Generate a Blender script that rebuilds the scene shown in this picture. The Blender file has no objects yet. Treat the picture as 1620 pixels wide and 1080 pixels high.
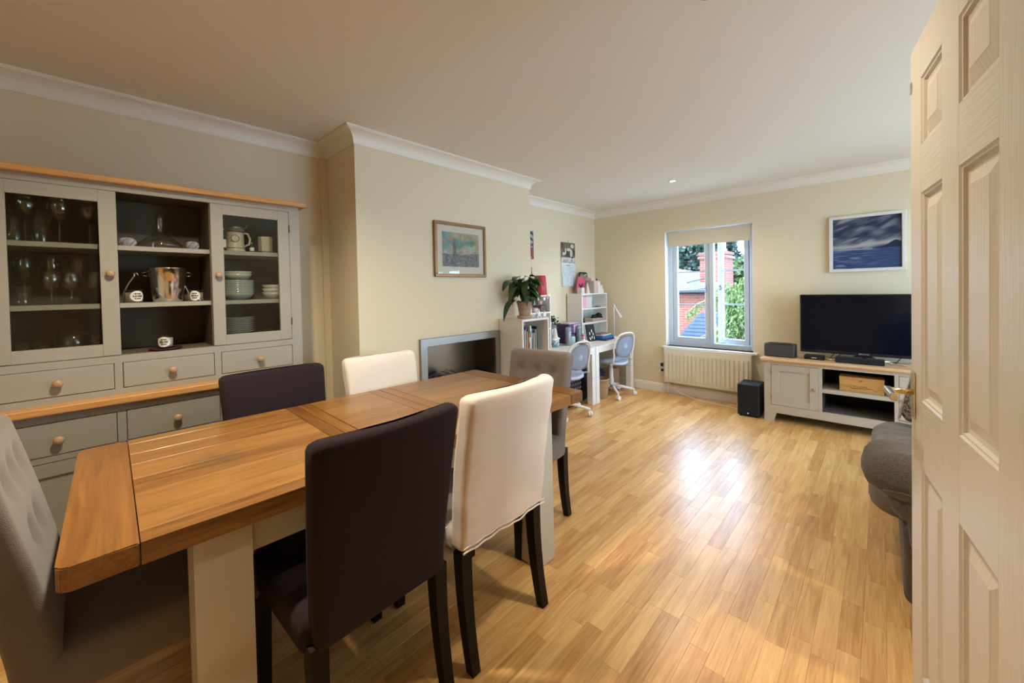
import bpy, bmesh, math, random
from math import sin, cos, pi, radians, sqrt, exp
from mathutils import Vector, Matrix, noise
random.seed(7)
C = bpy.context.scene.collection
SC = bpy.context.scene
H = 1.32
# ------------------------------------------------------------------ camera, world, lights, exposure
cd = bpy.data.cameras.new('camera'); cam = bpy.data.objects.new('camera', cd); C.objects.link(cam)
CR = [[0.7302849324889132, 0.6828280072817335, -0.020732338298425548], [-0.0030909574151382867, -0.027045428166367617, -0.999629426736506], [-0.683135684444841, 0.730078391192997, -0.01764027639023795]]
M = Matrix(((CR[0][0], -CR[1][0], -CR[2][0], 0), (CR[0][1], -CR[1][1], -CR[2][1], 0), (CR[0][2], -CR[1][2], -CR[2][2], 0), (0, 0, 0, 1)))
cam.matrix_world = Matrix.Translation((0, 0, H)) @ M
FPX = 625.28
cd.sensor_width = 36; cd.lens = FPX / 1620 * 36; cd.shift_y = (470.127 - 540) / 1620; cd.clip_start = .02; cd.clip_end = 300
SC.camera = cam
SC.view_settings.view_transform = 'Standard'; SC.view_settings.look = 'None'; SC.view_settings.gamma = 1
SC.view_settings.use_curve_mapping = False; SC.view_settings.exposure = 0.58
SC.cycles.use_denoising = True
SC.cycles.max_bounces = 10; SC.cycles.diffuse_bounces = 6; SC.cycles.glossy_bounces = 5; SC.cycles.transmission_bounces = 8; SC.cycles.transparent_max_bounces = 16
SC.cycles.caustics_reflective = False; SC.cycles.caustics_refractive = False; SC.cycles.sample_clamp_indirect = 6

w = bpy.data.worlds.new('sky'); SC.world = w; w.use_nodes = True
nt = w.node_tree; nt.nodes.clear()
tc = nt.nodes.new('ShaderNodeTexCoord'); sx = nt.nodes.new('ShaderNodeSeparateXYZ'); rp = nt.nodes.new('ShaderNodeValToRGB')
bg = nt.nodes.new('ShaderNodeBackground'); ow = nt.nodes.new('ShaderNodeOutputWorld')
nt.links.new(tc.outputs['Generated'], sx.inputs[0]); nt.links.new(sx.outputs['Z'], rp.inputs[0]); nt.links.new(rp.outputs[0], bg.inputs[0]); nt.links.new(bg.outputs[0], ow.inputs[0])
rp.color_ramp.elements[0].position = 0.0; rp.color_ramp.elements[0].color = (.57, .79, 1.0, 1)
rp.color_ramp.elements[1].position = .8; rp.color_ramp.elements[1].color = (.42, .64, 1.0, 1)
bg.inputs['Strength'].default_value = 12

def light(name, kind, loc, energy, col, **k):
    l = bpy.data.lights.new(name, kind); l.energy = energy; l.color = col
    for a, b in k.items():
        if a not in ('rot',): setattr(l, a, b)
    o = bpy.data.objects.new(name, l); o.location = loc
    if 'rot' in k: o.rotation_euler = k['rot']
    C.objects.link(o); return o
light('sun', 'SUN', (0, -5, 20), 8, (1, .96, .88), angle=.02, rot=(radians(38), 0, radians(-25)))
for i, xc in enumerate((-1.5, 1.5)):                       # light portals in the two window openings
    l = light('window_portal', 'AREA', (xc, 5.12, 1.3), 1, (1, 1, 1), shape='RECTANGLE', size=.95, size_y=1.4, rot=(radians(-90), 0, 0))
    l.data.cycles.is_portal = True
l = light('window_portal', 'AREA', (2.5, 3.1, 1.1), 1, (1, 1, 1), shape='RECTANGLE', size=2.0, size_y=2.3, rot=(0, radians(90), 0)); l.data.cycles.is_portal = True  # portal for the added glazed doors on the right
LAMP_W = 92

# ------------------------------------------------------------------ materials
def rgb(h):
    h = h.lstrip('#'); v = [int(h[i:i+2], 16) / 255 for i in (0, 2, 4)]
    return tuple(((c / 12.92) if c <= .04045 else ((c + .055) / 1.055) ** 2.4) for c in v)
MATS = {}
def mat(name, col, rough=.5, metal=0, bump=0, bscale=60, bstretch=(1, 1, 1), var=0, vscale=6, coat=0, spec=.5, emit=None, estr=1, trans=0, alpha=1, col2=None, sheen=0, stretch=(1, 1, 1), ior=1.45, coord='Object', detail=4, ramp=(.3, .7)):
    if name in MATS: return MATS[name]
    m = bpy.data.materials.new(name); m.use_nodes = True; n = m.node_tree; p = n.nodes['Principled BSDF']
    col = rgb(col) if isinstance(col, str) else col
    p.inputs['Base Color'].default_value = (*col, 1); p.inputs['Roughness'].default_value = rough; p.inputs['Metallic'].default_value = metal
    p.inputs['Specular IOR Level'].default_value = spec; p.inputs['Coat Weight'].default_value = coat; p.inputs['IOR'].default_value = ior
    p.inputs['Transmission Weight'].default_value = trans; p.inputs['Alpha'].default_value = alpha; p.inputs['Sheen Weight'].default_value = sheen
    t = None
    if bump or var or col2:
        t = n.nodes.new('ShaderNodeTexCoord')
    if var or col2:
        mp = n.nodes.new('ShaderNodeMapping'); mp.inputs['Scale'].default_value = stretch
        ns = n.nodes.new('ShaderNodeTexNoise'); ns.inputs['Scale'].default_value = vscale; ns.inputs['Detail'].default_value = detail
        cr = n.nodes.new('ShaderNodeValToRGB')
        c2 = (rgb(col2) if isinstance(col2, str) else col2) if col2 else tuple(c * (1 - var) for c in col)
        cr.color_ramp.elements[0].color = (*c2, 1); cr.color_ramp.elements[1].color = (*col, 1)
        cr.color_ramp.elements[0].position = ramp[0]; cr.color_ramp.elements[1].position = ramp[1]
        n.links.new(t.outputs[coord], mp.inputs[0]); n.links.new(mp.outputs[0], ns.inputs['Vector']); n.links.new(ns.outputs['Fac'], cr.inputs[0]); n.links.new(cr.outputs[0], p.inputs['Base Color'])
    if bump:
        mp = n.nodes.new('ShaderNodeMapping'); mp.inputs['Scale'].default_value = bstretch
        ns = n.nodes.new('ShaderNodeTexNoise'); ns.inputs['Scale'].default_value = bscale; ns.inputs['Detail'].default_value = 3
        b = n.nodes.new('ShaderNodeBump'); b.inputs['Strength'].default_value = bump; b.inputs['Distance'].default_value = .004
        n.links.new(t.outputs[coord], mp.inputs[0]); n.links.new(mp.outputs[0], ns.inputs['Vector']); n.links.new(ns.outputs['Fac'], b.inputs['Height']); n.links.new(b.outputs[0], p.inputs['Normal'])
    if emit:
        p.inputs['Emission Color'].default_value = (*emit, 1); p.inputs['Emission Strength'].default_value = estr
    MATS[name] = m; return m

def glass_mat(name, tint=(1, 1, 1), base=.04, rough=0):
    """thin clear sheet: transparent, with a Schlick reflection that is the same from both sides"""
    m = bpy.data.materials.new(name); m.use_nodes = True; n = m.node_tree; n.nodes.clear()
    o = n.nodes.new('ShaderNodeOutputMaterial'); tr = n.nodes.new('ShaderNodeBsdfTransparent'); g = n.nodes.new('ShaderNodeBsdfGlossy'); mx = n.nodes.new('ShaderNodeMixShader')
    ge = n.nodes.new('ShaderNodeNewGeometry'); d = n.nodes.new('ShaderNodeVectorMath'); d.operation = 'DOT_PRODUCT'; n.links.new(ge.outputs['Normal'], d.inputs[0]); n.links.new(ge.outputs['Incoming'], d.inputs[1])
    last = d.outputs['Value']
    for op, v in (('ABSOLUTE', 0), ('SUBTRACT', None), ('POWER', 5.0), ('MULTIPLY_ADD', 1 - base)):
        q = n.nodes.new('ShaderNodeMath'); q.operation = op
        if op == 'SUBTRACT': q.inputs[0].default_value = 1; n.links.new(last, q.inputs[1])
        else:
            n.links.new(last, q.inputs[0])
            if v: q.inputs[1].default_value = v
        if op == 'MULTIPLY_ADD': q.inputs[2].default_value = base
        last = q.outputs[0]
    tr.inputs[0].default_value = (*tint, 1); g.inputs['Roughness'].default_value = rough; n.links.new(last, mx.inputs[0])
    n.links.new(tr.outputs[0], mx.inputs[1]); n.links.new(g.outputs[0], mx.inputs[2]); n.links.new(mx.outputs[0], o.inputs[0])
    return m
GLASS = glass_mat('pane glass', (.97, .98, .98), .03)
CABGLASS = glass_mat('cabinet glass', (.88, .90, .87), .03)
DRINK = glass_mat('drinking glass', (.96, .97, .96), .11)

def wood_mat(name, light_c, dark_c, axis='Y', gloss=.35, coat=0, scale=1, island=False, world=True, varamt=.5, bump=.12):
    m = bpy.data.materials.new(name); m.use_nodes = True; n = m.node_tree; p = n.nodes['Principled BSDF']
    g = n.nodes.new('ShaderNodeNewGeometry'); oi = n.nodes.new('ShaderNodeObjectInfo')
    add = n.nodes.new('ShaderNodeMath'); add.operation = 'ADD'; n.links.new(oi.outputs['Random'], add.inputs[0]); n.links.new(g.outputs['Random Per Island'], add.inputs[1])
    fr = n.nodes.new('ShaderNodeMath'); fr.operation = 'FRACT'; n.links.new(add.outputs[0], fr.inputs[0])
    comb = n.nodes.new('ShaderNodeCombineXYZ')
    ml = n.nodes.new('ShaderNodeMath'); ml.operation = 'MULTIPLY'; ml.inputs[1].default_value = 37.0; n.links.new(fr.outputs[0], ml.inputs[0])
    for i in range(3): n.links.new(ml.outputs[0], comb.inputs[i])
    va = n.nodes.new('ShaderNodeVectorMath'); va.operation = 'ADD'
    if world: n.links.new(g.outputs['Position'], va.inputs[0])
    else:
        t = n.nodes.new('ShaderNodeTexCoord'); n.links.new(t.outputs['Object'], va.inputs[0])
    n.links.new(comb.outputs[0], va.inputs[1])
    st = {'X': (.9, 14, 14), 'Y': (14, .9, 14), 'Z': (14, 14, .9)}[axis]
    mp = n.nodes.new('ShaderNodeMapping'); mp.inputs['Scale'].default_value = tuple(s * scale for s in st); n.links.new(va.outputs[0], mp.inputs[0])
    n1 = n.nodes.new('ShaderNodeTexNoise'); n1.inputs['Scale'].default_value = 3.0; n1.inputs['Detail'].default_value = 6; n1.inputs['Roughness'].default_value = .6; n1.inputs['Distortion'].default_value = .6
    n.links.new(mp.outputs[0], n1.inputs['Vector'])
    st2 = {'X': (5, 110, 110), 'Y': (110, 5, 110), 'Z': (110, 110, 5)}[axis]
    mp2 = n.nodes.new('ShaderNodeMapping'); mp2.inputs['Scale'].default_value = st2; n.links.new(va.outputs[0], mp2.inputs[0])
    n2 = n.nodes.new('ShaderNodeTexNoise'); n2.inputs['Scale'].default_value = 1.6; n2.inputs['Detail'].default_value = 3; n.links.new(mp2.outputs[0], n2.inputs['Vector'])
    mixf = n.nodes.new('ShaderNodeMath'); mixf.operation = 'MULTIPLY_ADD'; mixf.inputs[1].default_value = .45; n.links.new(n2.outputs['Fac'], mixf.inputs[0]); 
    sc1 = n.nodes.new('ShaderNodeMath'); sc1.operation = 'MULTIPLY_ADD'; sc1.inputs[1].default_value = .8; sc1.inputs[2].default_value = -.12; n.links.new(n1.outputs['Fac'], sc1.inputs[0]); n.links.new(sc1.outputs[0], mixf.inputs[2])
    v = n.nodes.new('ShaderNodeMath'); v.operation = 'MULTIPLY_ADD'; v.inputs[1].default_value = varamt; n.links.new(fr.outputs[0], v.inputs[0]); n.links.new(mixf.outputs[0], v.inputs[2])
    s = n.nodes.new('ShaderNodeMath'); s.operation = 'SUBTRACT'; s.inputs[1].default_value = varamt * .5; n.links.new(v.outputs[0], s.inputs[0])
    cr = n.nodes.new('ShaderNodeValToRGB'); cr.color_ramp.elements[0].position = .15; cr.color_ramp.elements[1].position = .78
    cr.color_ramp.elements[0].color = (*rgb(dark_c), 1); cr.color_ramp.elements[1].color = (*rgb(light_c), 1)
    n.links.new(s.outputs[0], cr.inputs[0]); n.links.new(cr.outputs[0], p.inputs['Base Color'])
    p.inputs['Roughness'].default_value = gloss; p.inputs['Coat Weight'].default_value = coat; p.inputs['Coat Roughness'].default_value = .24
    b = n.nodes.new('ShaderNodeBump'); b.inputs['Strength'].default_value = bump; b.inputs['Distance'].default_value = .001
    n.links.new(n2.outputs['Fac'], b.inputs['Height']); n.links.new(b.outputs[0], p.inputs['Normal'])
    MATS[name] = m; return m

WALL = mat('wall paint', (.745, .66, .485), .85, bump=.05, bscale=220, spec=.2)
CEIL = mat('ceiling paint', (.77, .745, .68), .9, spec=.2)
TRIMW = mat('white gloss trim', (.80, .77, .70), .4)
UPVC = mat('white window plastic', (.52, .59, .68), .3)
FLOORW = wood_mat('oak strip floor', '#E6BC7C', '#A8702E', 'Y', .36, .28, varamt=.30, bump=.2)
TABLEW = wood_mat('oak table', '#A0733C', '#58320F', 'Y', .30, .1, varamt=.26, world=False)
def stain(m, cx, cy, rx, ry, col):
    n = m.node_tree; p = n.nodes['Principled BSDF']; src = p.inputs['Base Color'].links[0].from_socket; t = n.nodes.new('ShaderNodeTexCoord')
    mp = n.nodes.new('ShaderNodeMapping'); mp.vector_type = 'TEXTURE'; mp.inputs['Location'].default_value = (cx, cy, .77); mp.inputs['Scale'].default_value = (rx, ry, 1); n.links.new(t.outputs['Object'], mp.inputs[0])
    ns = n.nodes.new('ShaderNodeTexNoise'); ns.inputs['Scale'].default_value = 2.2; n.links.new(mp.outputs[0], ns.inputs['Vector'])
    va = n.nodes.new('ShaderNodeVectorMath'); va.operation = 'LENGTH'; n.links.new(mp.outputs[0], va.inputs[0])
    a = n.nodes.new('ShaderNodeMath'); a.operation = 'ADD'; n.links.new(va.outputs['Value'], a.inputs[0]); n.links.new(ns.outputs['Fac'], a.inputs[1])
    cr = n.nodes.new('ShaderNodeMapRange'); cr.inputs['From Min'].default_value = .7; cr.inputs['From Max'].default_value = 1.5; cr.inputs['To Min'].default_value = .6; cr.inputs['To Max'].default_value = 0; n.links.new(a.outputs[0], cr.inputs[0])
    mx = n.nodes.new('ShaderNodeMixRGB'); n.links.new(cr.outputs[0], mx.inputs[0]); n.links.new(src, mx.inputs[1]); mx.inputs[2].default_value = (*col, 1); n.links.new(mx.outputs[0], p.inputs['Base Color'])
TABLEX = wood_mat('oak table cross', '#92632F', '#522E0D', 'X', .33, .1, varamt=.22, world=False)
stain(TABLEW, .02, -.60, .10, .10, (.10, .065, .03))
OAKY = wood_mat('oak top', '#D8A468', '#A8743C', 'Y', .45, 0, varamt=.1)
OAKX = wood_mat('oak top x', '#DDBB92', '#BC9468', 'X', .45, 0, varamt=.1)
PAINT = mat('stone grey paint', (.27, .262, .225), .5, var=.04, vscale=3)
PAINTIN = mat('shade-darkened grey paint', (.125, .10, .068), .6)  # inside colour darkened to stand for the shade within the sideboard
PAINTL = mat('pale grey paint', (.36, .345, .29), .5, var=.04, vscale=3)
KNOB = mat('turned oak knob', (.42, .27, .15), .35)
BLACKLEG = mat('black stained leg', (.008, .006, .005), .5, bump=.1, bscale=30, spec=.25)
DARKFAB = mat('charcoal brown fabric', (.022, .014, .019), .97, bump=.4, bscale=420, sheen=.04, spec=.2)
CREAMFAB = mat('cream cotton slipcover', (.80, .72, .64), .95, bump=.35, bscale=350, sheen=.2)
GREYFAB = mat('mushroom grey fabric', (.165, .135, .115), .95, bump=.5, bscale=420, sheen=.25)
STEEL = mat('brushed steel', (.36, .34, .32), .36, 1, bump=.15, bscale=40, bstretch=(1, 1, 12))
CHROME = mat('chrome', (.75, .74, .72), .12, 1)
BRASS = mat('satin brass', (.72, .58, .34), .25, 1)
BLACK = mat('black plastic', (.012, .012, .014), .35)
BLACKM = mat('matte black', (.015, .015, .017), .8)
WHITE = mat('white laminate', (.78, .77, .74), .35)
WHITEP = mat('white plastic', (.80, .80, .80), .4)
LGREY = mat('light grey plastic', (.55, .56, .58), .4)

# ------------------------------------------------------------------ helpers
def tag(o, label=None, cat=None, group=None, kind=None):
    if label: o['label'] = label
    if cat: o['category'] = cat
    if group: o['group'] = group
    if kind: o['kind'] = kind
    return o
def thing(name, label, cat, loc=(0, 0, 0), rz=0, group=None):
    o = bpy.data.objects.new(name, None); C.objects.link(o); o.location = loc; o.rotation_euler = (0, 0, rz); o.empty_display_size = .05
    return tag(o, label, cat, group)
def copy_tree(o, loc=None, rz=None, label=None, parent=None):
    c = o.copy(); C.objects.link(c)
    if parent is not None: c.parent = parent
    else:
        if loc is not None: c.location = loc
        if rz is not None: c.rotation_euler = (0, 0, rz)
        if label: c['label'] = label
    for ch in [x for x in C.objects if x.parent == o]: copy_tree(ch, parent=c)
    return c
class MB:
    def __init__(s, off=(0, 0, 0), rz=0): s.bm = bmesh.new(); s.off = Vector(off); s.rz = rz; s.sm = set()
    def _face(s, vs, smooth=False):
        try:
            f = s.bm.faces.new(vs); f.smooth = smooth; return f
        except ValueError: return None
    def box(s, x0, x1, y0, y1, z0, z1, bev=0, seg=1):
        r = bmesh.ops.create_cube(s.bm, size=1)
        for v in r['verts']: v.co = Vector(((x0 + x1) / 2 + v.co.x * (x1 - x0), (y0 + y1) / 2 + v.co.y * (y1 - y0), (z0 + z1) / 2 + v.co.z * (z1 - z0)))
        if bev > 0:
            ed = list({e for v in r['verts'] for e in v.link_edges})
            bmesh.ops.bevel(s.bm, geom=ed, offset=bev, segments=seg, profile=.5, affect='EDGES')
        return s
    def hexa(s, b, t, z0, z1):      # b,t: (x0,x1,y0,y1)
        v = [s.bm.verts.new(p) for p in ((b[0], b[2], z0), (b[1], b[2], z0), (b[1], b[3], z0), (b[0], b[3], z0), (t[0], t[2], z1), (t[1], t[2], z1), (t[1], t[3], z1), (t[0], t[3], z1))]
        for q in ((3, 2, 1, 0), (4, 5, 6, 7), (0, 1, 5, 4), (1, 2, 6, 5), (2, 3, 7, 6), (3, 0, 4, 7)): s._face([v[i] for i in q])
        return s
    def prism(s, pts, axis, a, b):
        def P(u, v, w): return {'x': (w, u, v), 'y': (u, w, v), 'z': (u, v, w)}[axis]
        A = [s.bm.verts.new(P(u, v, a)) for u, v in pts]; B = [s.bm.verts.new(P(u, v, b)) for u, v in pts]
        s._face(A); s._face(B[::-1]); n = len(pts)
        for i in range(n): s._face([A[i], A[(i + 1) % n], B[(i + 1) % n], B[i]])
        return s
    def tube(s, pts, r, seg=8, caps=True):
        pts = [Vector(p) for p in pts]; rings = []
        rr = r if isinstance(r, (list, tuple)) else [r] * len(pts)
        up = None
        for i, p in enumerate(pts):
            d = (pts[min(i + 1, len(pts) - 1)] - pts[max(i - 1, 0)]).normalized()
            if up is None:
                up = Vector((0, 0, 1)) if abs(d.z) < .9 else Vector((1, 0, 0))
            a = (up - d * up.dot(d)).normalized(); b = d.cross(a); up = a
            rings.append([s.bm.verts.new(p + (a * cos(2 * pi * k / seg) + b * sin(2 * pi * k / seg)) * rr[i]) for k in range(seg)])
        for i in range(len(rings) - 1):
            for k in range(seg): s._face([rings[i][k], rings[i][(k + 1) % seg], rings[i + 1][(k + 1) % seg], rings[i + 1][k]], True)
        if caps: s._face(rings[0][::-1]); s._face(rings[-1])
        return s
    def lathe(s, prof, seg=20, o=(0, 0, 0), axis='z', smooth=True, flat=1):
        rings = []
        for r, z in prof:
            if r < 1e-6: r = 1e-5
            ring = []
            for k in range(seg):
                a = 2 * pi * k / seg; x, y = r * cos(a), r * sin(a) * flat
                c = {'z': (x, y, z), 'x': (z, x, y), 'y': (x, z, y)}[axis]
                ring.append(s.bm.verts.new((o[0] + c[0], o[1] + c[1], o[2] + c[2])))
            rings.append(ring)
        for i in range(len(rings) - 1):
            for k in range(seg): s._face([rings[i][k], rings[i][(k + 1) % seg], rings[i + 1][(k + 1) % seg], rings[i + 1][k]], smooth)
        s._face(rings[0][::-1]); s._face(rings[-1]); return s
    def loft(s, rings, smooth=True, close=True, warp=None):
        R = [[s.bm.verts.new(warp(*p) if warp else p) for p in r] for r in rings]; n = len(R[0])
        for i in range(len(R) - 1):
            for k in range(n): s._face([R[i][k], R[i][(k + 1) % n], R[i + 1][(k + 1) % n], R[i + 1][k]], smooth)
        if close:
            for r, rev in ((R[0], True), (R[-1], False)):
                c = sum((v.co for v in r), Vector()) / n; cv = s.bm.verts.new(c)
                for k in range(n):
                    s._face([r[(k + 1) % n], r[k], cv] if rev else [r[k], r[(k + 1) % n], cv], smooth)
        return s
    def soft(s, cx, cy, z0, z1, w_, d, r, e, warp=None, mid=6, n=4, nx=6):
        """rounded cushion-like block: rounded-rect section, rounded top and bottom edges"""
        def ring(ins, z):
            W, D = w_ / 2 - ins, d / 2 - ins; q = max(min(r, min(W, D)) , 1e-4); pts = []
            cs = [(W - q, D - q, 0), (-W + q, D - q, pi / 2), (-W + q, -D + q, pi), (W - q, -D + q, 1.5 * pi)]
            for j, (a, b, t0) in enumerate(cs):
                arc = [(cx + a + q * cos(t0 + t * pi / 2 / n), cy + b + q * sin(t0 + t * pi / 2 / n), z) for t in range(n + 1)]
                pts += arc
                a2, b2, t2 = cs[(j + 1) % 4]; p = arc[-1]; q2 = (cx + a2 + q * cos(t2), cy + b2 + q * sin(t2))
                for m_ in range(1, nx): pts.append((p[0] + (q2[0] - p[0]) * m_ / nx, p[1] + (q2[1] - p[1]) * m_ / nx, z))
            return pts
        lv = []
        for k in range(4): a = pi / 2 * k / 3.0; lv.append((e * (1 - sin(a)), z0 + e * (1 - cos(a))))
        for k in range(1, mid): lv.append((0, z0 + e + (z1 - z0 - 2 * e) * k / mid))
        for k in range(4): a = pi / 2 * (1 - k / 3.0); lv.append((e * (1 - sin(a)), z1 - e * (1 - cos(a))))
        return s.loft([ring(i, z) for i, z in lv], warp=warp)
    def quad(s, *p): s._face([s.bm.verts.new(q) for q in p]); return s
    def build(s, name, m, parent=None, kind=None, label=None, W=False, mods=None):
        bmesh.ops.recalc_face_normals(s.bm, faces=s.bm.faces)
        if parent is not None and W:
            root = parent
            while root.parent: root = root.parent
            s.bm.transform((Matrix.Translation(root.location) @ Matrix.Rotation(root.rotation_euler.z, 4, 'Z')).inverted())
        me = bpy.data.meshes.new(name); s.bm.to_mesh(me); s.bm.free(); me.materials.append(m)
        o = bpy.data.objects.new(name, me); C.objects.link(o)
        if parent is not None: o.parent = parent
        if kind: o['kind'] = kind
        if label: o['label'] = label
        return o
def B(x0, x1, y0, y1, z0, z1, bev=0): return MB().box(x0, x1, y0, y1, z0, z1, bev)
def single(name, mb, m, label, cat, loc=(0, 0, 0), rz=0, group=None):
    o = mb.build(name, m); o.location = loc; o.rotation_euler = (0, 0, rz); return tag(o, label, cat, group)
def painted(name, w_, h_, fn, nx, ny, parent=None, rough=.5, spec=.3):
    """flat printed sheet in local XZ plane (normal -Y), colour per cell"""
    bm = bmesh.new(); cl = bm.loops.layers.float_color.new('print')
    vs = [[bm.verts.new((-w_ / 2 + w_ * i / nx, 0, h_ * j / ny)) for i in range(nx + 1)] for j in range(ny + 1)]
    cc = [[fn(i / nx, j / ny) for i in range(nx + 1)] for j in range(ny + 1)]
    for j in range(ny):
        for i in range(nx):
            f = bm.faces.new((vs[j][i], vs[j][i + 1], vs[j + 1][i + 1], vs[j + 1][i]))
            for l, (a, b) in zip(f.loops, ((j, i), (j, i + 1), (j + 1, i + 1), (j + 1, i))): l[cl] = (*[max(0, min(1, q)) for q in cc[a][b]], 1)
    me = bpy.data.meshes.new(name); bm.to_mesh(me); bm.free()
    key = 'print%g' % rough
    if key not in MATS:
        m = bpy.data.materials.new('printed surface'); m.use_nodes = True; n = m.node_tree; a = n.nodes.new('ShaderNodeAttribute'); a.attribute_name = 'print'
        n.links.new(a.outputs['Color'], n.nodes['Principled BSDF'].inputs['Base Color']); n.nodes['Principled BSDF'].inputs['Roughness'].default_value = rough; MATS[key] = m
    me.materials.append(MATS[key]); o = bpy.data.objects.new(name, me); C.objects.link(o)
    if parent is not None: o.parent = parent
    return o
def mixc(a, b, t): t = max(0, min(1, t)); return tuple(a[i] + (b[i] - a[i]) * t for i in range(3))
def nz(x, y, s=1, z=0): return noise.noise(Vector((x * s, y * s, z)))
def sm(a, b, x): t = max(0, min(1, (x - a) / (b - a))); return t * t * (3 - 2 * t)

# ------------------------------------------------------------------ the room shell
ZC, XL, XF, YW, XR, YJ, XD, YB = 2.395, -2.99, -2.53, 4.94, 2.3, .93, .22, -1.35
YF0, YF1 = 1.215, 2.985
T = .16
def struct(name, mb, m=WALL): return mb.build(name, m, kind='structure')
struct('wall_left', MB().box(XL - T, XL, YB - T, YF0, 0, ZC).box(XL - T, XL, YF1, YW + T, 0, ZC))
FY0, FY1, FZ0, FZ1 = 1.733, 2.459, .42, .908
struct('wall_fireplace', MB().box(XL - T, XF, YF0, FY0, 0, ZC).box(XL - T, XF, FY1, YF1, 0, ZC).box(XL - T, XF, FY0, FY1, 0, FZ0).box(XL - T, XF, FY0, FY1, FZ1, ZC).box(XL - T, XF - .24, FY0, FY1, FZ0, FZ1))
WX = [(-1.985, -1.02), (.98, 2.2)]; WZ0, WZ1 = .585, 2.012
mb = MB().box(XL - T, WX[0][0], YW, YW + T, 0, ZC).box(WX[0][1], WX[1][0], YW, YW + T, 0, ZC).box(WX[1][1], XR + T, YW, YW + T, 0, ZC)
for a, b in WX: mb.box(a, b, YW, YW + T, 0, WZ0).box(a, b, YW, YW + T, WZ1, ZC)
struct('wall_window', mb)
G0, G1, GZT = 1.95, 4.25, 2.08
struct('wall_right', MB().box(XR, XR + T, YJ - T, G0, 0, ZC).box(XR, XR + T, G1, YW + T, 0, ZC).box(XR, XR + T, G0, G1, GZT, ZC))
struct('wall_return', MB().box(XD, XR + T, YJ, YJ + .0001 - .12, 0, ZC) if False else MB().box(XD, XR + T, YJ - .12, YJ, 0, ZC))
struct('wall_door', MB().box(XD, XD + .12, YB - T, .06, 0, ZC).box(XD, XD + .12, .06, YJ - .12, 2.02, ZC))
struct('wall_rear', MB().box(XL - T, XR + T, YB - T, YB, 0, ZC))
struct('wall_hall', MB().box(1.5, 1.6, YB, YJ - .12, 0, ZC))
struct('ceiling', MB().box(XL - T, XR + T, YB - T, YW + T, ZC, ZC + .15), CEIL)
# floor: sub-base, the 300 strips that show largest as parts, the rest as one mesh
floor = struct('floor', MB().box(XL - T, XR + T, YB - T, YW + T, -.12, -.013), mat('floor gap', (.10, .05, .02), .7))
def project(x, y, z):
    p = [CR[i][0] * x + CR[i][1] * y + CR[i][2] * (z - H) for i in range(3)]
    if p[2] < .12: return None
    return 810 + FPX * p[0] / p[2], 470.1 + FPX * p[1] / p[2]
SW = .2 / 3; pieces = []; LEN = (.24, .3, .36, .42, .48, .56)
rnd = random.Random(3)
nb = int((XR - XL) / .2) + 2
for b_ in range(nb):
    for s_ in range(3):
        xc = XL + .2 * b_ + SW * (s_ + .5)
        if xc - SW / 2 > XR: continue
        y = YB - rnd.uniform(0, .5)
        while y < YW:
            L = rnd.choice(LEN); pieces.append((xc, y, L)); y += L
def areaof(p):
    xc, y, L = p
    q = [project(xc + a * SW / 2, y + b * L, 0) for a, b in ((-1, 0), (1, 0), (1, 1), (-1, 1))]
    if any(k is None for k in q) or y < YB or y + L > YW or xc - SW / 2 < XL or xc + SW / 2 > XR: return 0
    if all(k[0] < 0 or k[0] > 1443 or k[1] > 1080 for k in q): return 0
    if xc < -2.62 and y < 1: return 0
    return abs(sum(q[i][0] * q[(i + 1) % 4][1] - q[(i + 1) % 4][0] * q[i][1] for i in range(4))) / 2
pieces.sort(key=areaof, reverse=True)
pm = {}
def strip(mb, xc, y0, y1):
    g = .0004; mb.hexa((xc - SW / 2 + g, xc + SW / 2 - g, y0 + g, y1 - g), (xc - SW / 2 + g, xc + SW / 2 - g, y0 + g, y1 - g), -.012, -.0008)
    c = .0009; v = (xc - SW / 2 + g, xc + SW / 2 - g, y0 + g, y1 - g); mb.hexa(v, (v[0] + c, v[1] - c, v[2] + c, v[3] - c), -.0008, 0)
    bmesh.ops.remove_doubles(mb.bm, verts=mb.bm.verts[-16:], dist=1e-5)
rest = MB(); rest_done = []
def strip2(bm, x0, x1, y0, y1):
    c = .0006; g = .00012; x0 += g; x1 -= g; y0 += g; y1 -= g
    A = [bm.verts.new(p) for p in ((x0, y0, -.012), (x1, y0, -.012), (x1, y1, -.012), (x0, y1, -.012))]
    Bv = [bm.verts.new(p) for p in ((x0, y0, -c), (x1, y0, -c), (x1, y1, -c), (x0, y1, -c))]
    D = [bm.verts.new(p) for p in ((x0 + c, y0 + c, 0), (x1 - c, y0 + c, 0), (x1 - c, y1 - c, 0), (x0 + c, y1 - c, 0))]
    for i in range(4):
        j = (i + 1) % 4; bm.faces.new((A[i], A[j], Bv[j], Bv[i])); bm.faces.new((Bv[i], Bv[j], D[j], D[i]))
    bm.faces.new(D)
for k, (xc, y, L) in enumerate(pieces):
    if k < 300:
        if L not in pm:
            bm = bmesh.new(); strip2(bm, -SW / 2, SW / 2, 0, L); me = bpy.data.meshes.new('plank'); bm.to_mesh(me); bm.free(); me.materials.append(FLOORW); pm[L] = me
        o = bpy.data.objects.new('plank', pm[L]); o.location = (xc, y, 0); C.objects.link(o); o.parent = floor
    else:
        x0, x1, y0, y1 = max(xc - SW / 2, XL), min(xc + SW / 2, XR), max(y, YB), min(y + L, YW)
        if y1 - y0 > .01 and x1 - x0 > .005: strip2(rest.bm, x0, x1, y0, y1)
rest.build('further_planks', FLOORW, floor, kind='stuff')

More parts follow.
